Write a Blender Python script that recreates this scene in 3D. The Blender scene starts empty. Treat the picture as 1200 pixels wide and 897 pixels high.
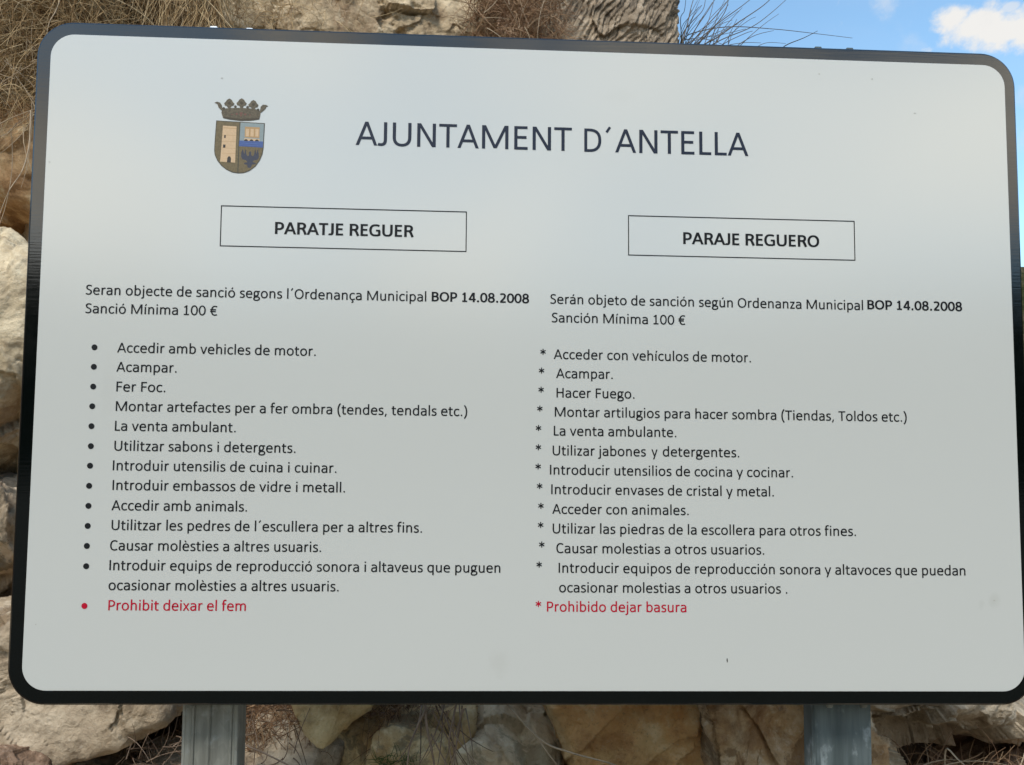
import bpy, bmesh, math, random
import numpy as np
from mathutils import Vector, Matrix

S = bpy.context.scene
COL = S.collection

# ---------------------------------------------------------------- camera
SIGN_Z = 1.6                                    # height of the middle of the sign board
CAM = Vector((-0.1359, -0.9033, SIGN_Z - 0.1260))
RIGHT = Vector((0.9991261, -0.0400020, 0.0121167))
DOWN = Vector((0.0146243, 0.0630009, -0.9979063))
FWD = Vector((0.0391548, 0.9972115, 0.0635309))
cam = bpy.data.cameras.new('camera')
cam.sensor_width = 36.0
cam.lens = 27.0
cam.shift_x = 0.05874
cam.shift_y = 0.03506
cam.clip_start = 0.02
cam.clip_end = 3000.0
co = bpy.data.objects.new('camera', cam)
COL.objects.link(co)
up = -DOWN
co.matrix_world = Matrix(((RIGHT.x, up.x, -FWD.x, CAM.x), (RIGHT.y, up.y, -FWD.y, CAM.y),
                          (RIGHT.z, up.z, -FWD.z, CAM.z), (0, 0, 0, 1)))
S.camera = co


def at(px, py, Y):
    """point of the place seen at photo position (px, py) at depth Y behind the board"""
    d = FWD + RIGHT * ((px - 529.5) / 900.0) + DOWN * ((py - 490.6) / 900.0)
    return CAM + d * ((Y - CAM.y) / d.y)


# ---------------------------------------------------------------- sky, sun, exposure
SUN_EL, SUN_AZ = math.radians(52), math.radians(-150)      # azimuth from +Y towards +X
S.view_settings.view_transform = 'Standard'
S.view_settings.look = 'None'
S.view_settings.gamma = 1.0
S.view_settings.exposure = 1.26
S.view_settings.use_curve_mapping = False

w = bpy.data.worlds.new('World')
S.world = w
w.use_nodes = True
NT = w.node_tree
NT.nodes.clear()


class G:
    """small node graph helper"""
    def __init__(self, tree):
        self.t = tree

    def n(self, kind, ins=None, **attrs):
        nd = self.t.nodes.new(kind)
        for k, v in attrs.items():
            setattr(nd, k, v)
        for k, v in (ins or {}).items():
            s = nd.inputs[k]
            if isinstance(v, bpy.types.NodeSocket):
                self.t.links.new(v, s)
            else:
                s.default_value = v
        return nd

    def math(self, op, a, b=0.0, c=0.0, clamp=False):
        return self.n('ShaderNodeMath', {0: a, 1: b, 2: c}, operation=op, use_clamp=clamp).outputs[0]

    def vmath(self, op, a, b=(0, 0, 0)):
        nd = self.n('ShaderNodeVectorMath', {0: a, 1: b}, operation=op)
        return nd.outputs['Value'] if op in ('DOT_PRODUCT', 'LENGTH') else nd.outputs['Vector']

    def mix(self, f, a, b, mode='MIX'):
        nd = self.t.nodes.new('ShaderNodeMix')
        nd.data_type = 'RGBA'
        nd.blend_type = mode
        for s, v in ((nd.inputs[0], f), (nd.inputs[6], a), (nd.inputs[7], b)):
            if isinstance(v, bpy.types.NodeSocket):
                self.t.links.new(v, s)
            else:
                s.default_value = v
        return nd.outputs[2]

    def ramp(self, f, stops, interp='LINEAR'):
        nd = self.t.nodes.new('ShaderNodeValToRGB')
        nd.color_ramp.interpolation = interp
        e = nd.color_ramp.elements
        while len(e) < len(stops):
            e.new(0.5)
        for el, (p, c) in zip(e, stops):
            el.position = p
            el.color = c if len(c) == 4 else (*c, 1)
        self.t.links.new(f, nd.inputs[0])
        return nd.outputs[0]

    def noise(self, vec, scale, detail=4, rough=0.55, dist=0.0):
        return self.n('ShaderNodeTexNoise', {'Vector': vec, 'Scale': scale, 'Detail': detail,
                                             'Roughness': rough, 'Distortion': dist}).outputs[0]

    def smooth(self, v, lo, hi):
        nd = self.n('ShaderNodeMapRange', {'Value': v, 'From Min': lo, 'From Max': hi}, interpolation_type='SMOOTHSTEP')
        return nd.outputs[0]


g = G(NT)
sky = g.n('ShaderNodeTexSky', sky_type='NISHITA', sun_disc=False, sun_elevation=SUN_EL, sun_rotation=SUN_AZ,
          altitude=200.0, air_density=1.0, dust_density=0.6, ozone_density=1.6)
direc = g.n('ShaderNodeTexCoord').outputs['Generated']
dn = g.vmath('NORMALIZE', direc)
sep = g.n('ShaderNodeSeparateXYZ', {0: dn})
# flatten towards the horizon so far clouds bunch up as real ones do
zc = g.math('ADD', g.math('MAXIMUM', sep.outputs[2], 0.0), 0.35)
pl = g.n('ShaderNodeCombineXYZ', {0: g.math('DIVIDE', sep.outputs[0], zc), 1: g.math('DIVIDE', sep.outputs[1], zc),
                                  2: g.math('MULTIPLY', sep.outputs[2], 2.0)}).outputs[0]
big = g.noise(g.vmath('ADD', pl, (3.7, 1.9, 0.4)), 1.15, 9, 0.58, 0.25)
fine = g.noise(pl, 5.5, 8, 0.62, 0.1)


DEG = 180 / math.pi
azd = g.math('MULTIPLY', g.math('ARCTAN2', sep.outputs[0], sep.outputs[1]), DEG)      # 0 = +Y, 90 = +X
eld = g.math('MULTIPLY', g.math('ARCSINE', sep.outputs[2]), DEG)
azb = g.math('MULTIPLY', g.math('ARCTAN2', sep.outputs[0], g.math('MULTIPLY', sep.outputs[1], -1.0)), DEG)  # 0 = -Y, 90 = +X


def puff(a, az, el, ra, re):
    u = g.math('DIVIDE', g.math('SUBTRACT', a, az), ra)
    v = g.math('DIVIDE', g.math('SUBTRACT', eld, el), re)
    d = g.math('SQRT', g.math('ADD', g.math('MULTIPLY', u, u), g.math('MULTIPLY', v, v)))
    return g.math('SUBTRACT', 1.0, d, clamp=True)


def union(lst):
    r = lst[0]
    for q in lst[1:]:
        r = g.math('MAXIMUM', r, q)
    return r


wf = g.math('SUBTRACT', g.noise(dn, 38.0, 9, 0.6, 0.15), 0.5)
front = union([puff(azd, 37.4, 26.3, 2.7, 1.35), puff(azd, 38.6, 25.7, 3.6, 1.35), puff(azd, 41.0, 25.0, 3.6, 1.3), puff(azd, 43.0, 24.5, 4.0, 1.6), puff(azd, 36.0, 26.9, 1.6, 1.1), puff(azd, 47.0, 24.0, 4.0, 2.0)])
small = union([puff(azd, 39.0, 26.75, .8, .45), puff(azd, 40.2, 26.6, .9, .4)])
fcl = g.math('MAXIMUM', g.smooth(g.math('ADD', front, g.math('MULTIPLY', wf, 1.3)), 0.16, 0.60),
             g.math('MULTIPLY', g.smooth(g.math('ADD', small, g.math('MULTIPLY', wf, 1.3)), 0.25, 0.6), 0.6))
faint = union([puff(azd, 32.2, 28.6, 1.6, 2.4), puff(azd, 40.0, 22.0, 2.0, 1.6), puff(azd, 40.0, 19.5, 2.0, 2.5), puff(azd, 41.0, 16.5, 3.0, 1.5)])
fcl = g.math('MAXIMUM', fcl, g.math('MULTIPLY', g.smooth(g.math('ADD', faint, g.math('MULTIPLY', wf, 1.8)), 0.35, 1.1), 0.4))
# sunlit bank low in the sky behind the photographer, one streak above it
bank = union([puff(azb, -23.0, 18.0, 11.0, 7.5), puff(azb, -38.0, 16.0, 16.0, 8.0), puff(azb, -9.0, 29.5, 8.0, 3.6), puff(azb, 2.0, 15.0, 14.0, 5.0), puff(azb, 40.0, 20.5, 17.0, 8.5)])
wb = g.math('SUBTRACT', g.noise(dn, 7.0, 7, 0.6, 0.2), 0.5)
bcl = g.smooth(g.math('ADD', bank, g.math('MULTIPLY', wb, 1.2)), 0.12, 0.62)
cover = g.smooth(sep.outputs[1], 0.35, -0.45)
dens = g.math('ADD', big, g.math('MULTIPLY', cover, 0.03))
edge = g.math('MULTIPLY', g.math('SUBTRACT', fine, 0.5), 0.42)
cl = g.smooth(g.math('ADD', dens, edge), 0.57, 0.72)
haze = g.math('MULTIPLY', g.smooth(g.noise(pl, 2.6, 6, 0.5, 0.6), 0.5, 0.75), 0.12)
cmask = union([g.math('MULTIPLY', cl, g.smooth(sep.outputs[1], 0.65, 0.25)), fcl, bcl, haze])
shade = g.smooth(g.math('ADD', g.noise(g.vmath('ADD', dn, (0.3, 0.1, 0.2)), 14.0, 6, 0.55), g.math('MULTIPLY', g.noise(pl, 3.2, 5, 0.55), 0.3)), 0.48, 0.72)
ccol = g.mix(cover, g.mix(shade, (2.7, 2.8, 2.95, 1), (3.7, 3.65, 3.55, 1)), g.mix(shade, (5.6, 5.5, 5.2, 1), (11.0, 10.3, 8.8, 1)))
skyc = g.mix(1.0, sky.outputs[0], (1.14, 1.28, 1.17, 1), 'MULTIPLY')
mixed = g.mix(cmask, skyc, ccol)
mixed = g.mix(g.smooth(sep.outputs[2], 0.0, -0.03), mixed, (1.1, 0.95, 0.75, 1))
bg = g.n('ShaderNodeBackground', {'Color': mixed, 'Strength': 0.1})
out = g.n('ShaderNodeOutputWorld')
NT.links.new(bg.outputs[0], out.inputs[0])

sun = bpy.data.lights.new('sun', 'SUN')
sun.energy = 1.45
sun.angle = math.radians(12)
sun.color = (1.0, 0.95, 0.88)
so = bpy.data.objects.new('sun', sun)
COL.objects.link(so)
sd = Vector((math.sin(SUN_AZ) * math.cos(SUN_EL), math.cos(SUN_AZ) * math.cos(SUN_EL), math.sin(SUN_EL)))
so.rotation_euler = sd.to_track_quat('Z', 'Y').to_euler()
so.location = sd * 20


# ---------------------------------------------------------------- object helpers
def tag(o, label=None, cat=None, group=None, kind=None):
    if label: o['label'] = label
    if cat: o['category'] = cat
    if group: o['group'] = group
    if kind: o['kind'] = kind
    return o


def empty(name, loc):
    o = bpy.data.objects.new(name, None)
    o.empty_display_size = 0.1
    o.location = loc
    COL.objects.link(o)
    return o


def link(name, me, mat, parent=None, base=None):
    """link a mesh given in world coordinates; base = world position of the parent thing"""
    if mat is not None:
        me.materials.append(mat)
    o = bpy.data.objects.new(name, me)
    COL.objects.link(o)
    if parent is not None:
        o.parent = parent
        if base is not None:
            o.location = -Vector(base)
    return o


def mesh(name, verts, faces, smooth=False):
    me = bpy.data.meshes.new(name)
    me.from_pydata([tuple(v) for v in verts], [], faces)
    if smooth:
        me.polygons.foreach_set('use_smooth', [True] * len(me.polygons))
    me.update()
    return me


def np_mesh(name, V, F, smooth=True):
    V = np.asarray(V, np.float32)
    F = np.asarray(F, np.int32)
    k = F.shape[1]
    me = bpy.data.meshes.new(name)
    me.vertices.add(len(V)); me.vertices.foreach_set('co', V.ravel())
    me.loops.add(F.size); me.loops.foreach_set('vertex_index', F.ravel())
    me.polygons.add(len(F))
    me.polygons.foreach_set('loop_start', np.arange(0, F.size, k, dtype=np.int32))
    me.polygons.foreach_set('use_smooth', np.full(len(F), smooth))
    me.update(calc_edges=True)
    return me


def material(name):
    m = bpy.data.materials.new(name)
    m.use_nodes = True
    m.node_tree.nodes.clear()
    gg = G(m.node_tree)
    p = gg.n('ShaderNodeBsdfPrincipled')
    o = gg.n('ShaderNodeOutputMaterial')
    m.node_tree.links.new(p.outputs[0], o.inputs[0])
    return m, gg, p


def setp(gg, p, **kw):
    for k, v in kw.items():
        k = k.replace('_', ' ')
        if isinstance(v, bpy.types.NodeSocket):
            gg.t.links.new(v, p.inputs[k])
        else:
            p.inputs[k].default_value = v


def lin(r, gr, b, k=1.0):
    f = lambda c: (c / 255 / 12.92 if c / 255 <= 0.04045 else ((c / 255 + 0.055) / 1.055) ** 2.4) * k
    return (f(r), f(gr), f(b), 1.0)

# ---------------------------------------------------------------- lettering: a humanist sans drawn as pen strokes (1/1000 em)
BOWL = 'M115 350 C150 405 210 440 275 440 C380 440 436 350 436 237 C436 105 375 26 265 26 C205 26 155 60 115 115'
BOWLD = 'M410 350 C375 405 315 440 250 440 C145 440 83 350 83 230 C83 105 145 26 255 26 C318 26 370 60 410 115'
ARCH = 'M115 335 C160 405 215 440 275 440 C365 440 408 385 408 285 L408 0'
CC = 'M388 390 C355 422 310 440 260 440 C140 440 83 350 83 230 C83 95 150 26 255 26 C310 26 355 48 392 82'
EE = 'M83 248 L416 248 C420 370 360 440 258 440 C145 440 83 350 83 230 C83 95 150 26 265 26 C330 26 385 40 428 62'
OO = 'E263 233 181 207'
AA = 'M72 402 C120 430 170 440 215 440 C320 440 376 400 376 300 L376 0|M376 262 L262 262 C150 262 82 222 82 140 C82 65 130 26 205 26 C280 26 345 65 376 120'
DOTLESS = 'M115 0 L115 466'
ACUTE = 't262 545 340 655'
GL = {
 'a': (479, AA), 'b': (525, 'M115 0 L115 684|' + BOWL), 'c': (423, CC), 'd': (525, 'M410 0 L410 684|' + BOWLD), 'e': (498, EE),
 'f': (305, 'M118 0 L118 530 C118 620 155 655 225 655 C250 655 275 650 297 641|M20 430 L278 430'),
 'g': (471, 'E208 290 127 150|M240 432 L452 432|M118 190 C82 165 72 115 108 90 C130 76 160 76 210 74 L310 70 C385 66 418 28 418 -30 C418 -110 340 -154 225 -154 C125 -154 66 -122 66 -62 C66 -15 100 25 150 62'),
 'h': (525, 'M115 0 L115 684|' + ARCH), 'i': (229, DOTLESS + '|D115 612 52'),
 'j': (239, 'M122 466 L122 -60 C122 -125 95 -155 40 -155 C20 -155 0 -152 -15 -146|D122 612 52'),
 'k': (455, 'M115 0 L115 684|/390 466 140 236|/195 285 415 0'), 'l': (229, 'M115 0 L115 684'),
 'm': (799, 'M115 0 L115 466|M115 340 C155 405 205 440 260 440 C340 440 399 385 399 290 L399 0|M399 325 C438 400 490 440 550 440 C640 440 684 385 684 290 L684 0'),
 'n': (525, 'M115 0 L115 466|' + ARCH), 'o': (527, OO), 'p': (525, 'M115 -180 L115 466|' + BOWL), 'q': (525, 'M410 -180 L410 466|' + BOWLD),
 'r': (349, 'M115 0 L115 466|M115 315 C150 395 200 438 262 438 C288 438 305 436 325 430'),
 's': (391, 'M338 410 C305 430 265 440 220 440 C140 440 92 405 92 345 C92 285 135 262 205 240 C280 216 323 190 323 125 C323 60 270 26 190 26 C135 26 85 38 48 60'),
 't': (335, 'M128 582 L128 140 C128 60 160 27 225 27 C255 27 280 33 306 42|M20 430 L302 430'),
 'u': (525, 'M410 466 L410 0|M410 125 C365 60 310 26 250 26 C160 26 115 80 115 180 L115 466'),
 'v': (452, '/50 466 226 0|/402 466 226 0'), 'w': (715, '/50 466 192 0|/358 466 192 0|/358 466 524 0|/666 466 524 0'),
 'x': (433, '/60 466 378 0|/374 466 54 0'), 'y': (453, '/50 466 232 0|/404 466 168 -180'),
 'z': (395, 'M45 432 L352 432|/318 432 76 34|M45 34 L358 34'),
 'ñ': (525, 'M115 0 L115 466|' + ARCH + '|tM150 575 C180 625 220 620 255 595 C290 568 330 570 362 615'),
 'ç': (423, CC + '|tM250 10 L238 -55 C310 -60 312 -160 230 -160 L180 -152'),
 'è': (498, EE + '|t178 655 262 545'), 'é': (498, EE + '|' + ACUTE), 'ó': (527, OO + '|' + ACUTE), 'á': (479, AA + '|t235 545 315 655'),
 'í': (229, DOTLESS + '|t105 545 185 655'), 'ú': (525, 'M410 466 L410 0|M410 125 C365 60 310 26 250 26 C160 26 115 80 115 180 L115 466|' + ACUTE),
 'A': (579, '/50 0 290 634|/530 0 290 634|M140 195 L440 195'),
 'B': (544, 'M120 0 L120 634|M120 598 L250 598 C360 598 425 555 425 470 C425 385 365 335 265 335 L120 335|M255 335 C390 335 455 275 455 185 C455 90 380 36 260 36 L120 36'),
 'C': (533, 'M478 545 C430 587 375 607 315 607 C160 607 82 490 82 312 C82 125 165 27 310 27 C375 27 435 48 485 87'),
 'D': (615, 'M120 0 L120 634|M120 598 L235 598 C430 598 525 500 525 322 C525 130 425 36 230 36 L120 36'),
 'E': (488, 'M120 0 L120 634|M120 598 L430 598|M120 332 L405 332|M120 36 L435 36'),
 'F': (459, 'M120 0 L120 634|M120 598 L425 598|M120 312 L405 312'),
 'G': (631, 'M537 552 C480 590 415 607 345 607 C170 607 82 490 82 312 C82 125 175 27 340 27 C410 27 480 40 535 68 L535 300|M365 300 L577 300'),
 'H': (623, 'M120 0 L120 634|M503 0 L503 634|M120 332 L503 332'), 'I': (252, 'M126 0 L126 634'),
 'J': (319, 'M205 634 L205 170 C205 70 170 27 95 27 C65 27 40 30 12 42'), 'L': (420, 'M120 0 L120 634|M120 36 L402 36'),
 'M': (855, 'M120 0 L120 634|M735 0 L735 634|/138 634 427 20|/717 634 427 20'),
 'N': (646, 'M120 0 L120 634|M526 0 L526 634|/132 634 514 0'), 'O': (662, 'E331 317 249 290'),
 'P': (517, 'M120 0 L120 634|M120 598 L255 598 C375 598 440 540 440 435 C440 320 370 260 245 260 L120 260'),
 'R': (543, 'M120 0 L120 634|M120 598 L265 598 C375 598 430 545 430 462 C430 365 370 315 255 315 L120 315|M270 318 C340 305 370 245 402 180 L480 0'),
 'S': (459, 'M393 562 C350 590 305 607 250 607 C150 607 95 555 95 475 C95 395 155 365 235 330 C320 295 375 255 375 175 C375 80 305 27 205 27 C147 27 90 42 46 72'),
 'T': (487, 'M243 0 L243 634|M8 598 L479 598'), 'U': (642, 'M118 634 L118 240 C118 100 190 27 320 27 C450 27 524 100 524 240 L524 634'),
 '0': (507, 'E253 317 181 290'), '1': (507, 'M262 36 L262 634|M92 36 L430 36|t262 590 112 505'),
 '2': (507, 'M78 553 C125 590 175 607 235 607 C335 607 390 550 390 460 C390 365 320 280 95 50|M68 36 L445 36'),
 '4': (507, 'M355 0 L355 634|/330 634 62 170|M40 172 L488 172'), '8': (507, 'E253 467 145 140|E253 176 172 149'),
 '€': (507, 'M467 567 C425 592 385 607 340 607 C200 607 125 490 125 317 C125 130 195 27 335 27 C385 27 425 40 467 66|M30 385 L400 385|M30 262 L390 262'),
 '.': (252, 'D126 46 54'), ',': (250, 't142 78 80 -112'),
 '(': (303, 'M248 700 C150 590 102 450 102 270 C102 100 150 -50 248 -160'), ')': (303, 'M55 700 C153 590 201 450 201 270 C201 100 153 -50 55 -160'),
 '´': (292, 't102 545 205 690'), ' ': (226, ''),
}
ADV_B = {'A': 606, 'B': 561, 'C': 529, 'D': 630, 'E': 488, 'G': 637, 'J': 331, 'O': 676, 'P': 532, 'R': 563, 'T': 495, 'U': 653, '.': 267}
PEN = {'R': (95, 80), 'B': (132, 100), 'T': (86, 74)}


def parse(path):
    import re
    tok = re.findall(r'[MLC]|-?\d+\.?\d*', path)
    pts, i, cur = [], 0, None
    cmd = 'M'
    while i < len(tok):
        if tok[i] in 'MLC':
            cmd = tok[i]; i += 1; continue
        if cmd in 'ML':
            cur = (float(tok[i]), float(tok[i + 1])); i += 2
            pts.append(cur)
        else:
            c = [float(v) for v in tok[i:i + 6]]; i += 6
            for k in range(1, 9):
                t = k / 8
                pts.append(tuple((1 - t) ** 3 * cur[j] + 3 * t * (1 - t) ** 2 * c[j] + 3 * t * t * (1 - t) * c[2 + j] + t ** 3 * c[4 + j] for j in (0, 1)))
            cur = (c[4], c[5])
    return pts


def remap_y(y, hy, bold):
    """keep heights when the pen gets heavier"""
    if not bold:
        return y
    t = hy
    if y < 36: return y if y < 20 else t
    if y > 598: return y if y > 615 else 634 - t
    return t + (y - 36) * (634 - 2 * t) / 562


def ribbon(pts, hx, hy, closed=False, cut=False, thin=1.0):
    n = len(pts)
    L, Rr = [], []
    for i, (x, y) in enumerate(pts):
        a = pts[i - 1] if (i > 0 or closed) else pts[i]
        b = pts[(i + 1) % n] if (i < n - 1 or closed) else pts[i]
        d1 = (x - a[0], y - a[1]); d2 = (b[0] - x, b[1] - y)
        l1 = math.hypot(*d1); l2 = math.hypot(*d2)
        if l1 < 1e-6: d1, l1 = d2, l2
        if l2 < 1e-6: d2, l2 = d1, l1
        n1 = (-d1[1] / l1, d1[0] / l1); n2 = (-d2[1] / l2, d2[0] / l2)
        nx, ny = n1[0] + n2[0], n1[1] + n2[1]
        m = math.hypot(nx, ny); nx /= m; ny /= m
        h = math.hypot(hx * nx, hy * ny) * thin / max(0.6, nx * n1[0] + ny * n1[1])
        L.append([x + nx * h, y + ny * h]); Rr.append([x - nx * h, y - ny * h])
    if cut:
        for k in (0, -1):
            x, y = pts[k]
            o = pts[1] if k == 0 else pts[-2]
            dx, dy = o[0] - x, o[1] - y
            for P in (L, Rr):
                t = (y - P[k][1]) / dy
                P[k][0] += dx * t; P[k][1] = y
    return L, Rr


def glyph_polys(ch, weight):
    """list of (vertex list, face list) ribbons for one character"""
    adv, spec = GL[ch]
    pw, ph = PEN[weight]
    bold = weight == 'B'
    hx, hy = pw / 2, ph / 2
    sx = ADV_B.get(ch, adv) / adv if bold else 1.0
    res = []
    for s in filter(None, spec.split('|')):
        thin = 1.0
        if s[0] == 'D':
            x, y, r = map(float, s[1:].split())
            if bold: r *= 1.3; y = r - 9 if y < 100 else y
            vs = [(x + r * math.cos(a * math.pi / 8), y + r * math.sin(a * math.pi / 8)) for a in range(16)]
            res.append((vs, [tuple(range(16))]))
            continue
        if s[0] == 'E':
            x, y, rx, ry = map(float, s[1:].split())
            if bold: ry_ = remap_y(y + ry - 9, hy, True) - remap_y(y, hy, True); ry = ry_ + 6
            pts = []
            for k in range(28):
                a = k * math.tau / 28
                c, sn = math.cos(a), math.sin(a)
                e = 0.93
                pts.append((x + rx * math.copysign(abs(c) ** e, c), y + ry * math.copysign(abs(sn) ** e, sn)))
            L, Rr = ribbon(pts, hx, hy, closed=True)
            n = len(pts)
            res.append((L + Rr, [(i, (i + 1) % n, n + (i + 1) % n, n + i) for i in range(n)]))
            continue
        cut = False
        if s[0] == 't' and s[1] != 'M':
            x0, y0, x1, y1 = map(float, s[1:].split()); pts = [(x0, y0), (x1, y1)]; thin = 0.85
        elif s[0] == 't':
            pts = parse(s[1:]); thin = 0.72
        elif s[0] == '/':
            x0, y0, x1, y1 = map(float, s[1:].split()); pts = [(x0, y0), (x1, y1)]; cut = True; thin = 0.93
        else:
            pts = parse(s)
        pts = [(px, remap_y(py, hy, bold)) for px, py in pts]
        clean = [pts[0]]
        for q in pts[1:]:
            if math.hypot(q[0] - clean[-1][0], q[1] - clean[-1][1]) > 1: clean.append(q)
        pts = clean
        L, Rr = ribbon(pts, hx, hy, cut=cut, thin=thin)
        n = len(pts)
        res.append((L + Rr, [(i, i + 1, n + i + 1, n + i) for i in range(n - 1)]))
    return [([(x * sx, y) for x, y in vs], fs) for vs, fs in res], ADV_B.get(ch, adv) if bold else adv


def text_geometry(text, weight):
    """verts in em/1000 (x, y, stroke level), faces, ink bounds"""
    V, F, pen = [], [], 0.0
    for ch in text:
        polys, adv = glyph_polys(ch, weight)
        for lvl, (vs, fs) in enumerate(polys):
            b = len(V)
            V += [(x + pen, y, lvl) for x, y in vs]
            F += [tuple(i + b for i in f) for f in fs]
        pen += adv
    xs = [v[0] for v in V]
    return V, F, min(xs), max(xs)
LINES = [
  ('AJUNTAMENT', 'T', 'title', -220.0, 258.9, 41.3, 258.6),
  ('D´', 'T', 'title', 56.5, 258.3, 89.3, 258.4),
  ('ANTELLA', 'T', 'title', 94.4, 258.5, 259.1, 259.0),
  ('PARATJE REGUER', 'B', 'ink', -313.2, 148.2, -148.6, 147.3),
  ('PARAJE REGUERO', 'B', 'ink', 177.4, 147.3, 345.6, 147.4),
  ('Seran objecte de sanció segons l´Ordenança Municipal', 'R', 'ink', -530.6, 70.0, -132.6, 70.8),
  ('BOP 14.08.2008', 'B', 'ink', -126.2, 70.7, -9.7, 70.8),
  ('Sanció Mínima 100 €', 'R', 'ink', -530.2, 48.1, -377.8, 48.9),
  ('Serán objeto de sanción según Ordenanza Municipal', 'R', 'ink', 15.5, 70.0, 398.5, 71.8),
  ('BOP 14.08.2008', 'B', 'ink', 403.8, 71.8, 522.4, 72.2),
  ('Sanción Mínima 100 €', 'R', 'ink', 17.4, 48.0, 179.3, 48.9),
  ('Accedir amb vehicles de motor.', 'R', 'ink', -491.7, 2.3, -261.6, 3.5),
  ('Acampar.', 'R', 'ink', -491.8, -19.7, -422.4, -19.5),
  ('Fer Foc.', 'R', 'ink', -490.9, -42.8, -434.6, -42.6),
  ('Montar artefactes per a fer ombra (tendes, tendals etc.)', 'R', 'ink', -490.7, -66.1, -82.3, -64.9),
  ('La venta ambulant.', 'R', 'ink', -490.8, -88.4, -352.1, -88.3),
  ('Utilitzar sabons i detergents.', 'R', 'ink', -490.5, -111.9, -282.4, -111.0),
  ('Introduir utensilis de cuina i cuinar.', 'R', 'ink', -491.4, -134.8, -234.4, -133.5),
  ('Introduir embassos de vidre i metall.', 'R', 'ink', -490.8, -157.3, -224.0, -156.2),
  ('Accedir amb animals.', 'R', 'ink', -491.0, -180.1, -336.5, -179.8),
  ('Utilitzar les pedres de l´escullera per a altres fins.', 'R', 'ink', -490.1, -203.2, -133.7, -201.8),
  ('Causar molèsties a altres usuaris.', 'R', 'ink', -490.8, -226.0, -250.1, -225.4),
  ('Introduir equips de reproducció sonora i altaveus que puguen', 'R', 'ink', -490.7, -248.8, -41.6, -247.5),
  ('ocasionar molèsties a altres usuaris.', 'R', 'ink', -490.8, -271.0, -229.0, -270.4),
  ('Acceder con vehículos de motor.', 'R', 'ink', 20.1, 3.9, 259.1, 4.9),
  ('Acampar.', 'R', 'ink', 23.0, -18.5, 91.1, -18.4),
  ('Hacer Fuego.', 'R', 'ink', 23.6, -41.8, 117.3, -41.5),
  ('Montar artilugios para hacer sombra (Tiendas, Toldos etc.)', 'R', 'ink', 21.6, -64.5, 449.4, -64.4),
  ('La venta ambulante.', 'R', 'ink', 20.5, -87.1, 167.5, -86.7),
  ('Utilizar jabones', 'R', 'ink', 19.2, -110.4, 130.7, -110.2),
  ('y', 'R', 'ink', 137.3, -110.3, 144.7, -110.2),
  ('detergentes.', 'R', 'ink', 150.9, -110.2, 243.4, -109.7),
  ('Introducir utensilios de cocina y cocinar.', 'R', 'ink', 16.1, -133.2, 308.4, -133.0),
  ('Introducir envases de cristal y metal.', 'R', 'ink', 17.7, -156.1, 284.7, -156.0),
  ('Acceder con animales.', 'R', 'ink', 19.0, -179.1, 181.7, -179.0),
  ('Utilizar las piedras de la escollera para otros fines.', 'R', 'ink', 19.6, -201.7, 383.7, -202.1),
  ('Causar molestias a otros usuarios.', 'R', 'ink', 24.0, -224.8, 272.1, -224.8),
  ('Introducir equipos de reproducción sonora y altavoces que puedan', 'R', 'ink', 26.8, -247.2, 516.5, -248.0),
  ('ocasionar molestias a otros usuarios .', 'R', 'ink', 27.4, -270.2, 299.2, -270.3),
  ('Prohibit deixar el fem', 'R', 'red', -490.1, -293.6, -334.6, -293.3),
  ('Prohibido dejar basura', 'R', 'red', 13.2, -292.5, 178.1, -292.5),
]
DOTS = [(-517.8, 8.4), (-517.6, -14.4), (-517.4, -37.5), (-517.5, -60.4), (-517.5, -83.5), (-517.2, -106.6), (-517.2, -129.2), (-517.3, -152.3), (-517.1, -175.2), (-517.0, -198.1), (-517.0, -220.9), (-516.8, -243.9), (-516.9, -288.7)]
STARS = [(7.3, 12.7), (5.6, -9.8), (5.2, -32.6), (3.8, -55.2), (2.3, -78.3), (2.3, -101.0), (2.1, -123.7), (4.0, -146.7), (5.6, -169.9), (5.4, -192.3), (6.8, -215.0), (3.9, -238.3), (3.2, -283.7)]
BOXES = [[(-376.9, 180.4), (-85.8, 179.9), (-86.1, 131.6), (-376.8, 132.2)], [(110.6, 180.3), (389.9, 181.0), (389.4, 132.7), (110.5, 131.8)]]
CREST = [(-358.2, 265.1), (-346.9, 265.5), (-357.8, 253.5)]
FLECKS = [(-381.2, 336.0), (-579.0, 227.7), (469.7, 319.3), (349.6, 365.5), (416.5, 361.2), (226.1, -347.9), (-42.0, -352.4), (550.9, -277.0), (-570.3, -309.7)]

# ---------------------------------------------------------------- materials of the sign
def coords(gg):
    return gg.n('ShaderNodeTexCoord').outputs['Object']


M = {}
m, gg, p = material('white_enamel'); M['white'] = m
oc = coords(gg)
sm = gg.noise(oc, 3.1, 1, 0.4)
st = gg.noise(gg.vmath('MULTIPLY', oc, (14, 1, 1.2)), 4.0, 4, 0.5)
dirt = gg.math('MULTIPLY', gg.smooth(sm, 0.35, 0.75), 0.012)
dirt = gg.math('ADD', dirt, 0.0)
for sx_, sz_, rx_, rz_, k_ in ((-.042, 1.248, .016, .022, .10), (.551, 1.323, .010, .012, .14), (.535, 1.318, .006, .008, .10), (-.50, 1.56, .012, .05, .05), (.10, 1.93, .03, .012, .04)):
    dd = gg.vmath('LENGTH', gg.vmath('MULTIPLY', gg.vmath('SUBTRACT', oc, (sx_, 0, sz_)), (1 / rx_, 0, 1 / rz_)))
    dd = gg.math('ADD', dd, gg.math('MULTIPLY', gg.math('SUBTRACT', gg.noise(oc, 90, 4, .6), .5), 1.2))
    dirt = gg.math('ADD', dirt, gg.math('MULTIPLY', gg.smooth(dd, 1.0, 0.2), k_))
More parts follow.
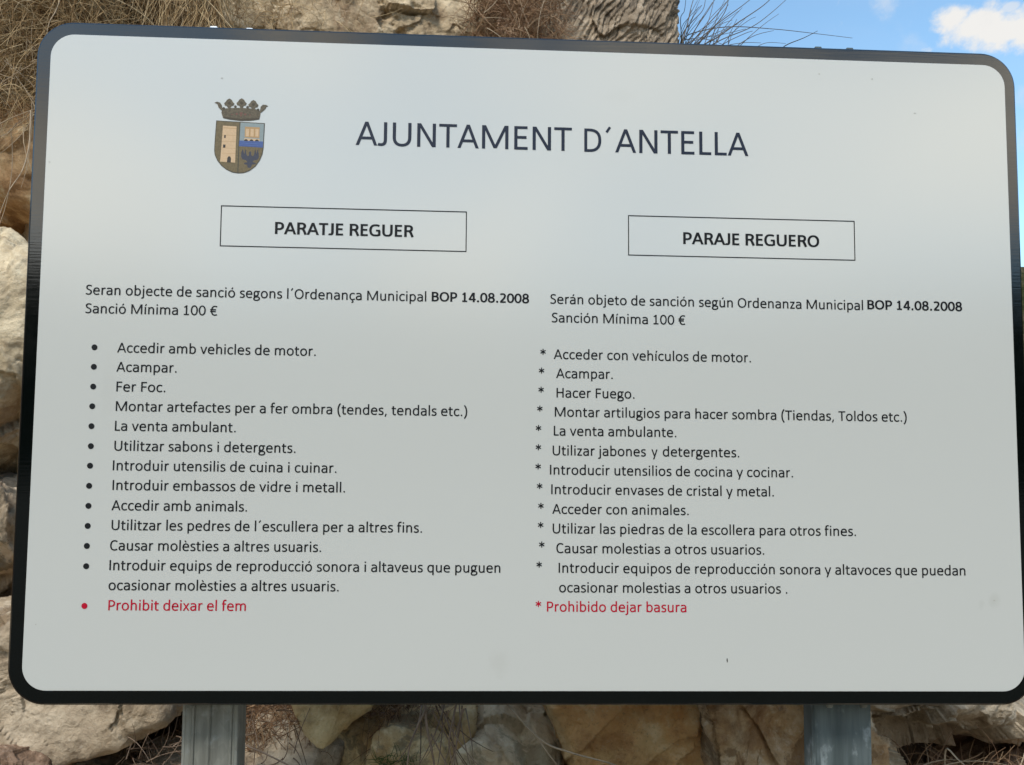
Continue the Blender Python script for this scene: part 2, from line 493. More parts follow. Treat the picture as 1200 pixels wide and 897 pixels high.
spk = gg.smooth(gg.noise(oc, 210, 2, 0.5), 0.74, 0.80)
dirt = gg.math('ADD', dirt, gg.math('MULTIPLY', spk, 0.05))
cw = gg.mix(dirt, (0.505, 0.505, 0.468, 1), (0.30, 0.27, 0.22, 1))
rg = 0.20
setp(gg, p, Base_Color=cw, Roughness=rg, IOR=1.85, Normal=gg.n('ShaderNodeBump', {'Strength': 0.35, 'Distance': 0.002, 'Height': gg.noise(gg.vmath('ADD', oc, (2, 0, 5)), 4.5, 0, 0.5)}).outputs[0])

m, gg, p = material('black_enamel'); M['black'] = m
oc = coords(gg)
bpn = gg.noise(gg.vmath('MULTIPLY', oc, (2.0, 2.0, 60.0)), 6, 4, 0.6)
bp = gg.n('ShaderNodeBump', {'Strength': 0.10, 'Distance': 0.0006, 'Height': bpn})
rr = gg.math('ADD', 0.07, gg.math('MULTIPLY', gg.smooth(gg.noise(oc, 9, 5, 0.65), 0.35, 0.8), 0.12))
dst = gg.math('MULTIPLY', gg.smooth(gg.noise(oc, 45, 6, 0.7), 0.60, 0.85), 0.006)
setp(gg, p, Base_Color=gg.mix(dst, (0.0012, 0.0018, 0.0020, 1), (0.3, 0.28, 0.25, 1)), Roughness=rr, IOR=1.64, Normal=bp.outputs[0])


def flat_mat(name, col, rough=0.45, grain=0.0):
    m, gg, p = material(name)
    p.inputs['Specular IOR Level'].default_value = 0.2
    if grain:
        n = gg.noise(coords(gg), 420, 3, 0.6)
        c2 = tuple(v * (1 - grain) for v in col[:3]) + (1,)
        setp(gg, p, Base_Color=gg.mix(gg.smooth(n, 0.4, 0.6), col, c2))
    else:
        setp(gg, p, Base_Color=col)
    setp(gg, p, Roughness=rough)
    return m


M['ink'] = flat_mat('black_print', (0.007, 0.008, 0.009, 1), 0.6)
M['title'] = flat_mat('slate_print', lin(50, 58, 76, 0.55))
M['red'] = flat_mat('red_print', lin(172, 16, 44, 0.95))

# ---------------------------------------------------------------- the sign board
BASE = (0.0, 0.045, 0.0)
sign = empty('information_sign', BASE)
tag(sign, 'white notice board with black border, coat of arms and two text columns, on steel posts', 'sign')


def rrect(x0, x1, z0, z1, r, n=14):
    """rounded rectangle, counter-clockwise seen from the front (-Y)"""
    pts = []
    for cx, cz, a0 in ((x1 - r, z0 + r, -90), (x1 - r, z1 - r, 0), (x0 + r, z1 - r, 90), (x0 + r, z0 + r, 180)):
        for k in range(n + 1):
            a = math.radians(a0 + 90 * k / n)
            pts.append((cx + r * math.cos(a), cz + r * math.sin(a)))
    return pts


def lofted(rings, cap_first=True, cap_last=False):
    V, F = [], []
    n = len(rings[0])
    for ring in rings:
        V += ring
    for k in range(len(rings) - 1):
        for i in range(n):
            j = (i + 1) % n
            F.append((k * n + i, k * n + j, (k + 1) * n + j, (k + 1) * n + i))
    if cap_first: F.append(tuple(range(n)))
    if cap_last: F.append(tuple(reversed(range((len(rings) - 1) * n, len(rings) * n))))
    return V, F


W2, H2 = 0.6002, 0.4
rings = []
for inset, y in ((0.0026, 0.00018), (0.0012, 0.0006), (0.0004, 0.0015), (0.0, 0.0032), (0.0, 0.030), (0.0004, 0.0315), (0.0018, 0.0322),
                 (0.014, 0.0322), (0.014, 0.0308), (0.0022, 0.0308)):
    rings.append([(x, y, SIGN_Z + z) for x, z in rrect(-W2 + inset, W2 - inset, -H2 + inset, H2 - inset, 0.043 - inset)])
# back of the pan: sheet behind the face
rings.append([(x, 0.0030, SIGN_Z + z) for x, z in rrect(-W2 + 0.0022, W2 - 0.0022, -H2 + 0.0022, H2 - 0.0022, 0.0408)])
V, F = lofted(rings, True, True)
me = mesh('border', V, F)
for pl_ in me.polygons: pl_.use_smooth = len(pl_.vertices) == 4
link('border', me, M['black'], sign, BASE)
rings = [[(x, y, SIGN_Z + z) for x, z in rrect(-W2 + 0.0168 + i, W2 - 0.0143 - i, -H2 + 0.0164 + i, H2 - 0.0160 - i, 0.0275 - i)]
         for i, y in ((0.0003, -0.00005), (0.0, 0.0001), (0.0, 0.00055))]
V, F = lofted(rings, True, False)
link('face_sheet', mesh('face_sheet', V, F), M['white'], sign, BASE)

TY = -0.00035                                     # print lies a third of a millimetre proud of the sheet


def put_text(text, weight, col, x0, z0, x1, z1, name='text_line'):
    V, F, a, b = text_geometry(text, weight)
    k = (x1 - x0) / (b - a) / 1000.0
    ky = {'R': 18.07, 'B': 22.9 if x1 - x0 > 130 else 18.05, 'T': 45.7}[weight] / 1e6
    z = (z0 + z1) / 2 / 1000
    vs = [((x - a) * k + x0 / 1000, TY - 0.000012 * lv, SIGN_Z + z + y * ky) for x, y, lv in V]
    vs = [(v[0], v[1], v[2]) for v in vs]
    me = mesh(name, vs, F)
    bm = bmesh.new(); bm.from_mesh(me)
    for f in bm.faces:
        f.normal_update()
        if f.normal.y > 0: f.normal_flip()
    bm.to_mesh(me); bm.free()
    o = link(name, me, M[col], sign, BASE)
    return o


for t_, w_, c_, x0, z0, x1, z1 in LINES:
    if w_ == 'T':
        nm = 'title_word'
    elif w_ == 'B' and x1 - x0 > 130:
        nm = 'heading'
    else:
        nm = 'text_line'
    o = put_text(t_, w_, c_, x0, z0, x1, z1, nm)
    if c_ == 'red': o['label'] = 'red last line of the list'


def face_poly(pts, name, mat, parent, y, base):
    me = mesh(name, [(x, y, z) for x, z in pts], [tuple(range(len(pts)))])
    bm = bmesh.new(); bm.from_mesh(me)
    for f in bm.faces:
        f.normal_update()
        if f.normal.y > 0: f.normal_flip()
    bmesh.ops.triangulate(bm, faces=bm.faces[:])
    bm.to_mesh(me); bm.free()
    return link(name, me, mat, parent, base)


for i, (x, z) in enumerate(DOTS):
    pts = [(x / 1000 + 0.0034 * math.cos(a * math.tau / 20), SIGN_Z + z / 1000 + 0.0034 * math.sin(a * math.tau / 20)) for a in range(20)]
    face_poly(pts, 'bullet', M['red' if i == 12 else 'ink'], sign, TY, BASE)
for i, (x, z) in enumerate(STARS):
    V, F = [], []
    for k in range(3):
        a = math.radians(90 + 60 * k)
        c, s_ = math.cos(a), math.sin(a)
        b = len(V)
        for u, v in ((-3.5, -.62), (3.5, -.62), (3.5, .62), (-3.5, .62)):
            V.append((x / 1000 + (u * c - v * s_) / 1000, TY - k * 0.000012, SIGN_Z + z / 1000 + (u * s_ + v * c) / 1000))
        F.append((b, b + 1, b + 2, b + 3))
    link('asterisk', mesh('asterisk', V, F), M['red' if i == 12 else 'ink'], sign, BASE)
for q in BOXES:
    xs = [a for a, _ in q]; zs = [b for _, b in q]
    xa, xb, zb, za = (xs[0] + xs[3]) / 2, (xs[1] + xs[2]) / 2, (zs[0] + zs[1]) / 2, (zs[2] + zs[3]) / 2
    V = []
    for d in (0.55, -0.55):
        V += [((xa - d) / 1000, TY, SIGN_Z + (za - d) / 1000), ((xb + d) / 1000, TY, SIGN_Z + (za - d) / 1000),
              ((xb + d) / 1000, TY, SIGN_Z + (zb + d) / 1000), ((xa - d) / 1000, TY, SIGN_Z + (zb + d) / 1000)]
    link('heading_outline', mesh('heading_outline', V, [(i, (i + 1) % 4, 4 + (i + 1) % 4, 4 + i) for i in range(4)]), M['ink'], sign, BASE)
# scratches and fly specks on the sheet
M['fleck'] = flat_mat('speck_dirt', (0.36, 0.34, 0.30, 1), 0.7)
M['tick'] = flat_mat('dark_speck', (0.03, 0.025, 0.02, 1), 0.7)
rs = random.Random(5)
for i, (x, z) in enumerate(FLECKS[:5] + FLECKS[7:]):
    n = 9; ax, az = rs.uniform(.7, 1.6), rs.uniform(.4, .8)
    V = [((x + ax * math.cos(k * math.tau / n) * rs.uniform(.6, 1.1)) / 1000, TY, SIGN_Z + (z + az * math.sin(k * math.tau / n) * rs.uniform(.6, 1.1)) / 1000) for k in range(n)]
    link('speck', mesh('speck', V, [tuple(range(n))]), M['fleck'], sign, BASE)
x, z = FLECKS[5]
link('drip_mark', mesh('drip_mark', [((x + a) / 1000, TY, SIGN_Z + (z + b) / 1000) for a, b in ((-.5, 2.2), (-.8, 0), (-.2, -2.6), (.4, -2.4), (.7, -.4), (.3, 2.4))],
                      [(0, 1, 2, 3, 4, 5)]), M['tick'], sign, BASE)

# ---------------------------------------------------------------- coat of arms
arms = empty('coat_of_arms', (0, 0, 0)); arms.parent = sign
O, UX, VX = CREST
ux = ((UX[0] - O[0]) / 100, (UX[1] - O[1]) / 100); vx = ((VX[0] - O[0]) / 100, (VX[1] - O[1]) / 100)
arms.location = (O[0] / 1000 - BASE[0], TY - BASE[1], SIGN_Z + O[1] / 1000)
AB = (O[0] / 1000, TY, SIGN_Z + O[1] / 1000)


def cr(pts, name, mat, lvl, parent=None):
    q = [((O[0] + (x - 365) * ux[0]) / 1000, SIGN_Z + (O[1] + (y - 450) * vx[1]) / 1000) for x, y in pts]
    return face_poly(q, name, mat, parent or arms, TY - lvl * 0.00002, AB)


CM = {k: flat_mat('arms_' + k, lin(*v, .84), 0.45, gr) for k, v, gr in (
    ('olive', (122, 108, 80), .2), ('outline', (78, 76, 66), 0), ('tan', (216, 184, 146), .08), ('sky', (146, 158, 158), .06),
    ('river', (88, 110, 164), .1), ('river_dark', (66, 84, 132), 0), ('dark', (66, 62, 58), 0), ('eagle', (74, 76, 88), .1), ('crown', (108, 98, 80), .3),
    ('crown_dark', (78, 70, 56), 0), ('gem', (122, 84, 74), 0), ('ochre', (184, 148, 104), 0))}
for k, mt in CM.items(): M['arms_' + k] = mt
full = [(117, 289), (627, 303), (621, 560), (612, 630), (585, 700), (540, 765), (480, 812), (420, 835), (365, 840), (300, 832), (240, 805),
        (185, 765), (140, 710), (112, 650), (106, 600), (108, 500)]
cxm, cym = 366, 560
inner = [(cxm + (x - cxm) * 0.972, cym + (y - cym) * 0.974) for x, y in full]
cr(full, 'shield_outline', CM['outline'], 0)
cr(inner, 'shield_field', CM['olive'], 1)
cr([(361, 297), (369, 297), (364, 833), (355, 832)], 'shield_divider', CM['outline'], 3)
cr([(372, 304), (618, 311), (614, 556), (366, 556)], 'sky_field', CM['sky'], 2)
cr([(190, 342), (332, 347), (328, 728), (172, 722)], 'tower', CM['tan'], 3)
cr([(194, 362), (331, 366), (331, 372), (194, 368)], 'tower_string_course', CM['ochre'], 4)
for y in (440, 505, 575, 630): cr([(186, y), (329, y + 2), (329, y + 5), (186, y + 3)], 'tower_joint', CM['ochre'], 4)
cr([(206, 440), (222, 440), (222, 468), (214, 476), (205, 468)], 'tower_window', CM['dark'], 5)
cr([(198, 541), (223, 541), (222, 575), (197, 575)], 'tower_window', CM['dark'], 5)
cr([(243, 728), (245, 684), (252, 668), (265, 662), (277, 668), (284, 684), (283, 729)], 'tower_door', CM['dark'], 5)
cr([(420, 346), (575, 350), (573, 462), (420, 458)], 'palace', CM['ochre'], 3)
for x in (430, 480, 530): cr([(x, 368), (x + 34, 369), (x + 33, 448), (x, 447)], 'palace_arch', CM['tan'], 4)
cr([(418, 468), (576, 472), (575, 500), (417, 497)], 'bridge', CM['tan'], 3)
for x in (435, 492, 549):
    cr([(x + 21 * math.cos(a * math.pi / 8), 498 - 20 * math.sin(a * math.pi / 8)) for a in range(9)], 'bridge_arch', CM['dark'], 5)
cr([(366, 493), (614, 497), (612, 562), (362, 554)], 'river_band', CM['river'], 4)
for y in (506, 528, 546): cr([(364, y), (613, y + 6), (613, y + 10), (364, y + 4)], 'river_ripple', CM['river_dark'], 6)
cr([(405, 578), (420, 640), (428, 596), (436, 588), (444, 640), (457, 655), (469, 650), (472, 625), (470, 612), (482, 604), (495, 612), (493, 628), (497, 650),
    (512, 655), (524, 640), (530, 596), (540, 590), (546, 632), (560, 578), (572, 630), (574, 668), (560, 692), (520, 702), (508, 716), (540, 726), (548, 738),
    (505, 742), (494, 776), (478, 780), (460, 776), (455, 746), (420, 742), (424, 728), (458, 720), (442, 700), (402, 690), (388, 660), (390, 620)], 'eagle', CM['eagle'], 3)
cr([(168, 205), (176, 172), (210, 158), (280, 152), (375, 148), (480, 152), (545, 160), (570, 176), (578, 208), (568, 266), (480, 281), (375, 286), (262, 277), (188, 262)],
   'crown', CM['crown'], 0)
cr([(190, 246), (375, 264), (566, 250), (568, 262), (480, 278), (375, 283), (262, 274), (190, 258)], 'crown_rim', CM['crown_dark'], 1)
for cx_, cy_ in ((248, 102), (377, 96), (501, 110)):
    q = [(0, -50), (26, -34), (34, -18), (54, 4), (44, 26), (24, 30), (14, 52), (-14, 52), (-24, 30), (-46, 26), (-54, 2), (-34, -18), (-26, -34)]
    cr([(cx_ + a, cy_ + b) for a, b in q], 'crown_leaf', CM['crown'], 0.5)
    cr([(cx_ + a * .35, cy_ + b * .35) for a, b in q], 'crown_leaf_vein', CM['crown_dark'], 1.5)
for cx_, cy_ in ((192, 160), (313, 138), (440, 140), (552, 164)):
    cr([(cx_ + 14 * math.cos(a * math.tau / 10), cy_ + 15 * math.sin(a * math.tau / 10)) for a in range(10)], 'crown_pearl', CM['crown_dark'], 1.2)
cr([(92, 102), (118, 90), (150, 98), (170, 124), (176, 150), (192, 178), (184, 196), (158, 172), (136, 150), (124, 116)], 'crown_side_leaf', CM['crown'], 0.5)
cr([(658, 122), (632, 108), (600, 108), (578, 130), (574, 160), (566, 186), (576, 200), (602, 178), (630, 150), (638, 130)], 'crown_side_leaf', CM['crown'], 0.5)
for cx_, cy_, r_ in ((330, 214, 13), (375, 208, 17), (375, 232, 10), (418, 216, 13), (280, 222, 8), (468, 222, 8)):
    cr([(cx_ + r_ * math.cos(a * math.tau / 12), cy_ + r_ * .8 * math.sin(a * math.tau / 12)) for a in range(12)], 'crown_gem', CM['gem'], 2)

# ---------------------------------------------------------------- posts
m, gg, p = material('galvanised_steel'); M['zinc'] = m
oc = coords(gg)
vz = gg.n('ShaderNodeTexVoronoi', {'Vector': gg.vmath('MULTIPLY', oc, (1, 1, .6)), 'Scale': 95.0}).outputs['Color']
stk = gg.noise(gg.vmath('MULTIPLY', oc, (26, 26, 1.6)), 3.0, 5, 0.6)
blt = gg.noise(oc, 26, 5, 0.65)
c1 = gg.mix(gg.smooth(stk, 0.3, 0.75), (0.185, 0.184, 0.158, 1), (0.335, 0.335, 0.29, 1))
c1 = gg.mix(gg.math('MULTIPLY', gg.smooth(blt, 0.52, 0.68), 0.55), c1, (0.38, 0.41, 0.39, 1))
c1 = gg.mix(0.10, c1, gg.n('ShaderNodeSeparateColor', {0: vz}).outputs[0], 'OVERLAY')
bp = gg.n('ShaderNodeBump', {'Strength': 0.25, 'Distance': 0.0008, 'Height': gg.math('ADD', stk, blt)})
setp(gg, p, Base_Color=c1, Metallic=0.55, Roughness=gg.math('ADD', 0.38, gg.math('MULTIPLY', blt, 0.3)), Normal=bp.outputs[0])
m, gg, p = material('weathered_zinc'); M['dark_zinc'] = m
oc = coords(gg)
stk = gg.noise(gg.vmath('MULTIPLY', oc, (30, 30, 2.2)), 3.0, 5, 0.6)
blt = gg.noise(gg.vmath('MULTIPLY', oc, (1.5, 1.5, 1)), 24, 5, 0.6)
c1 = gg.mix(gg.smooth(stk, 0.3, 0.75), (0.075, 0.095, 0.096, 1), (0.14, 0.17, 0.172, 1))
c1 = gg.mix(gg.math('MULTIPLY', gg.math('MULTIPLY', gg.smooth(blt, 0.54, 0.68), gg.smooth(stk, 0.35, 0.6)), 0.8), c1, (0.36, 0.41, 0.42, 1))
setp(gg, p, Base_Color=c1, Metallic=0.4, Roughness=0.5)
m, gg, p = material('zinc_bolt'); M['bolt'] = m
setp(gg, p, Base_Color=(0.62, 0.64, 0.66, 1), Metallic=0.9, Roughness=0.28)


def profile_post(xl, xr, prof, yf, depth, ztop, name='post', label=None, mat='zinc'):
    """prof: offsets (x from left edge, depth) of the front skin, extruded from the ground"""
    w_ = xr - xl
    r = 0.004
    pts = [(xl, yf + depth), (xl, yf + r), (xl + r * .3, yf + r * .3), (xl + r, yf)]
    pts += [(xl + a * w_, yf + b) for a, b in prof]
    pts += [(xr - r, yf), (xr - r * .3, yf + r * .3), (xr, yf + r), (xr, yf + depth)]
    n = len(pts)
    V = [(x, y, -0.25) for x, y in pts] + [(x, y, ztop) for x, y in pts]
    F = [(i, i + 1, n + i + 1, n + i) for i in range(n - 1)] + [(n - 1, 0, n, 2 * n - 1)]
    F += [tuple(range(n, 2 * n))]
    me = mesh(name, V, F)
    bm = bmesh.new(); bm.from_mesh(me)
    bmesh.ops.triangulate(bm, faces=[f for f in bm.faces if len(f.verts) > 4])
    bmesh.ops.recalc_face_normals(bm, faces=bm.faces[:]); bm.to_mesh(me); bm.free()
    o = link(name, me, M[mat], sign, BASE)
    if label: o['label'] = label
    return o


PY = 0.040
a0, a1 = at(212, 862, PY).x, at(279, 862, PY).x
ribs = [(0.07, .0006), (0.10, .0012), (0.17, .0012), (0.19, -.0014), (0.225, -.0014), (0.24, .0004), (0.35, 0.0), (0.48, 0.0), (0.51, .0017), (0.535, .0002),
        (0.70, 0.0), (0.845, .0004), (0.855, -.0015), (0.885, -.0015), (0.90, .0002), (0.93, -.0006)]
profile_post(a0, a1, ribs, PY, 0.040, SIGN_Z + H2 - 0.012, label='ribbed galvanised steel post with a seam down the middle')
b0, b1 = at(953, 862, PY).x, at(1021, 862, PY).x
profile_post(b0, b1 + .0010, [(0.02, -.0006), (0.045, -.0006), (0.06, 0), (0.5, 0.0002), (0.95, 0), (0.965, -.0005), (0.98, -.0005)], PY, 0.023, SIGN_Z + H2 - 0.012, label='plain flat galvanised steel post with pale spots', mat='dark_zinc')


def box(x0, x1, y0, y1, z0, z1, bev, name, mat):
    bm = bmesh.new()
    bmesh.ops.create_cube(bm, size=1)
    for v in bm.verts:
        v.co = ((x0 + x1) / 2 + v.co.x * (x1 - x0), (y0 + y1) / 2 + v.co.y * (y1 - y0), (z0 + z1) / 2 + v.co.z * (z1 - z0))
    bmesh.ops.bevel(bm, geom=bm.edges[:], offset=bev, segments=2, affect='EDGES')
    me = bpy.data.meshes.new(name); bm.to_mesh(me); bm.free()
    return link(name, me, mat, sign, BASE)


def bolt(x, y, z, r, h, name='bolt', axis='Z'):
    bm = bmesh.new()
    bmesh.ops.create_cone(bm, cap_ends=True, segments=6, radius1=r, radius2=r, depth=h)
    bmesh.ops.bevel(bm, geom=bm.edges[:], offset=r * .12, segments=1, affect='EDGES')
    rot = Matrix.Identity(4) if axis == 'Z' else Matrix.Rotation(math.pi / 2, 4, 'X')
    bmesh.ops.transform(bm, matrix=Matrix.Translation((x, y, z)) @ rot, verts=bm.verts[:])
    me = bpy.data.meshes.new(name); bm.to_mesh(me); bm.free()
    return link(name, me, M['bolt'], sign, BASE)


for px, py in ((222, 829), (268, 829), (972, 829), (1012, 829)):
    c = at(px, py, 0.036)
    box(c.x - 0.004, c.x + 0.004, 0.0335, 0.0375, c.z - 0.0005, c.z + 0.012, 0.0012, 'clip', M['zinc'])
# the clamps that hold the board: two bent ears of each show above its upper edge, plus cross rails behind
for xs_, xr_ in (((250.5, 28.0), (292.5, 30.2)), ((959, 53.6), (996, 55.0))):
    for px, py in (xs_, xr_):
        c = at(px, py, 0.034)
        box(c.x - 0.0045, c.x + 0.0045, 0.0335, 0.0385, SIGN_Z + H2 - 0.03, c.z + (-0.0030 if px < 600 else -0.0012), 0.0008, 'clamp', M['bolt' if px < 600 else 'dark_zinc'])
for x0_, x1_, dp_ in ((a0, a1, .04), (b0, b1, .023)):
    for zc_ in (SIGN_Z + 0.27, SIGN_Z - 0.27):
        box(x0_ - 0.03, x1_ + 0.03, 0.0325, 0.0395, zc_ - 0.02, zc_ + 0.02, 0.001, 'bracket', M['zinc'])
        box(x0_ - 0.025, x1_ + 0.025, PY + dp_ + 0.0005, PY + dp_ + 0.0045, zc_ - 0.02, zc_ + 0.02, 0.001, 'bracket', M['zinc'])
        for xx in (x0_ - 0.014, x1_ + 0.014):
            bolt(xx, PY + dp_ + 0.008, zc_, 0.008, 0.007, axis='Y')

# ---------------------------------------------------------------- numpy noise
def _hash(ix, iy, iz, seed):
    h = (ix.astype(np.int64) * 374761393 + iy.astype(np.int64) * 668265263 + iz.astype(np.int64) * 2147483647 + seed * 974634777) & 0xFFFFFFFF
    h = ((h ^ (h >> 13)) * 1274126177) & 0xFFFFFFFF
    h = ((h ^ (h >> 16)) * 2246822519) & 0xFFFFFFFF
    return h ^ (h >> 15)


GV = np.array([(1, 1, 0), (-1, 1, 0), (1, -1, 0), (-1, -1, 0), (1, 0, 1), (-1, 0, 1), (1, 0, -1), (-1, 0, -1),
               (0, 1, 1), (0, -1, 1), (0, 1, -1), (0, -1, -1), (1, 1, 0), (-1, 1, 0), (0, -1, 1), (0, -1, -1)], float)


def perlin(P, seed=0):
    I = np.floor(P).astype(np.int64); f = P - I
    u = f * f * f * (f * (f * 6 - 15) + 10)
    res = 0
    for dx in (0, 1):
        wx = u[:, 0] if dx else 1 - u[:, 0]
        for dy in (0, 1):
            wy = u[:, 1] if dy else 1 - u[:, 1]
            for dz in (0, 1):
                wz = u[:, 2] if dz else 1 - u[:, 2]
                gv = GV[_hash(I[:, 0] + dx, I[:, 1] + dy, I[:, 2] + dz, seed) & 15]
                res = res + wx * wy * wz * ((f[:, 0] - dx) * gv[:, 0] + (f[:, 1] - dy) * gv[:, 1] + (f[:, 2] - dz) * gv[:, 2])
    return res


def fbm(P, seed, octv, gain=0.5, ridged=False):
    a, s, t = 1.0, 0, 0
    for o in range(octv):
        v = perlin(P * 2.03 ** o + o * 17.3, seed + o)
        if ridged: v = 0.5 - np.abs(v) * 2
        s = s + a * v; t += a; a *= gain
    return s / t


def chips(P, seed, tilt):
    """fracture facets: every cell is a small plane with its own tilt"""
    I = np.floor(P).astype(np.int64)
    f1 = np.full(len(P), 9.0); val = np.zeros(len(P))
    for dx in (-1, 0, 1):
        for dy in (-1, 0, 1):
            for dz in (-1, 0, 1):
                J = I + (dx, dy, dz)
                h = _hash(J[:, 0], J[:, 1], J[:, 2], seed)
                q = J + np.stack([(h & 255) / 255., ((h >> 8) & 255) / 255., ((h >> 16) & 255) / 255.], 1)
                h2 = _hash(J[:, 0], J[:, 1], J[:, 2], seed + 77)
                t = np.stack([(h2 & 255) / 127.5 - 1, ((h2 >> 8) & 255) / 127.5 - 1, ((h2 >> 16) & 255) / 127.5 - 1], 1)
                d = np.sqrt(((q - P) ** 2).sum(1))
                v = ((P - q) * t).sum(1) * tilt + ((h2 >> 4) & 63) / 63. - .5
                m_ = d < f1
                val = np.where(m_, v, val); f1 = np.where(m_, d, f1)
    return val


def worley(P, seed):
    """F1, F2 distances"""
    I = np.floor(P).astype(np.int64)
    f1 = np.full(len(P), 9.0); f2 = np.full(len(P), 9.0)
    for dx in (-1, 0, 1):
        for dy in (-1, 0, 1):
            for dz in (-1, 0, 1):
                J = I + (dx, dy, dz)
                h = _hash(J[:, 0], J[:, 1], J[:, 2], seed)
                q = J + np.stack([(h & 255) / 255., ((h >> 8) & 255) / 255., ((h >> 16) & 255) / 255.], 1)
                d = np.sqrt(((q - P) ** 2).sum(1))
                f2 = np.minimum(np.maximum(f1, d), f2); f1 = np.minimum(f1, d)
    return f1, f2


_ico = {}


def ico(sub):
    if sub not in _ico:
        bm = bmesh.new()
        bmesh.ops.create_icosphere(bm, subdivisions=sub, radius=1)
        V = np.array([v.co[:] for v in bm.verts]); F = np.array([[v.index for v in f.verts] for f in bm.faces])
        bm.free()
        _ico[sub] = (V / np.linalg.norm(V, axis=1)[:, None], F)
    return _ico[sub]


def rot_matrix(seed, amt=1.0):
    r = np.random.RandomState(seed)
    a, b, c = (r.rand(3) - .5) * 2 * amt
    from mathutils import Euler
    return np.array(Euler((a, b, c)).to_matrix())


def boulder_mesh(seed, ext, sub=7, planes=16, cracks=.6, strata=0.0, freq=26, warp=5.0, pits=0.0, rough=1.0, rot=None, sharp=16):
    """a quarried block: rounded intersection of random planes, then broken up by noise measured in metres"""
    U, F = ico(sub)
    r = np.random.RandomState(seed)
    N = r.normal(size=(planes, 3)); N /= np.linalg.norm(N, axis=1)[:, None]
    D = r.uniform(.80, .99, planes)
    N = np.concatenate([N, np.eye(3), -np.eye(3)]); D = np.concatenate([D, np.full(6, .97)])
    q = np.maximum(U @ N.T, 0) / D
    rad = (q ** sharp).sum(1) ** (-1 / sharp)
    P = U * rad[:, None] * np.array(ext)
    off = r.rand(3) * 50
    Q = P + off
    n = U / np.array(ext); n /= np.linalg.norm(n, axis=1)[:, None]
    wv = np.stack([perlin(Q * 5 + 9, seed), perlin(Q * 5 + 31, seed + 1), perlin(Q * 5 + 57, seed + 2)], 1)
    big = fbm(Q * 3.2, seed + 3, 3)
    rid = fbm(Q * 7 + wv * .6, seed + 5, 4, .55, True)
    f1, f2 = worley(Q * 3.0 + wv * .9, seed + 8)
    crack = np.exp(-((f2 - f1) / .035) ** 2)
    fc = chips(Q * (4.2, 4.2, 5.2) + wv * .5, seed + 30, 1.2) * .026 + chips(Q * 11 + wv * .7, seed + 31, 1.0) * .010 + chips(Q * 27 + wv, seed + 32, 1.0) * .0028
    micro = fbm(Q * 38, seed + 9, 4, .6)
    d = big * .065 + rid * .012 * rough + fc * rough + micro * .006 * rough
    d -= crack * .014 * cracks * np.clip(perlin(Q * 2.5 + 5, seed + 4) * 4, 0, 1)
    if strata:
        sdir = np.array((.15, .25, 1.0)) if rot is None else np.array(rot)
        sdir = sdir / np.linalg.norm(sdir)
        t = Q @ sdir * freq + fbm(Q * 3, seed + 12, 3) * warp + fbm(Q * 14, seed + 13, 3) * 1.6
        saw = (t % 1.0)
        d += strata * .012 * (saw - .5) + strata * .010 * fbm(np.stack([t * .9, Q[:, 0] * 4, Q[:, 1] * 4], 1), seed + 14, 3, .6, True)
    if pits:
        for sc, dep in ((16, .020), (34, .008)):
            p1, _ = worley(Q * sc + wv * .5, seed + 20)
            mk = np.clip(perlin(Q * 4 + 3, seed + 21) * 3 + .5, 0, 1)
            d -= pits * dep * np.clip(1 - p1 / .42, 0, 1) ** .7 * mk
    return P + n * d[:, None], F


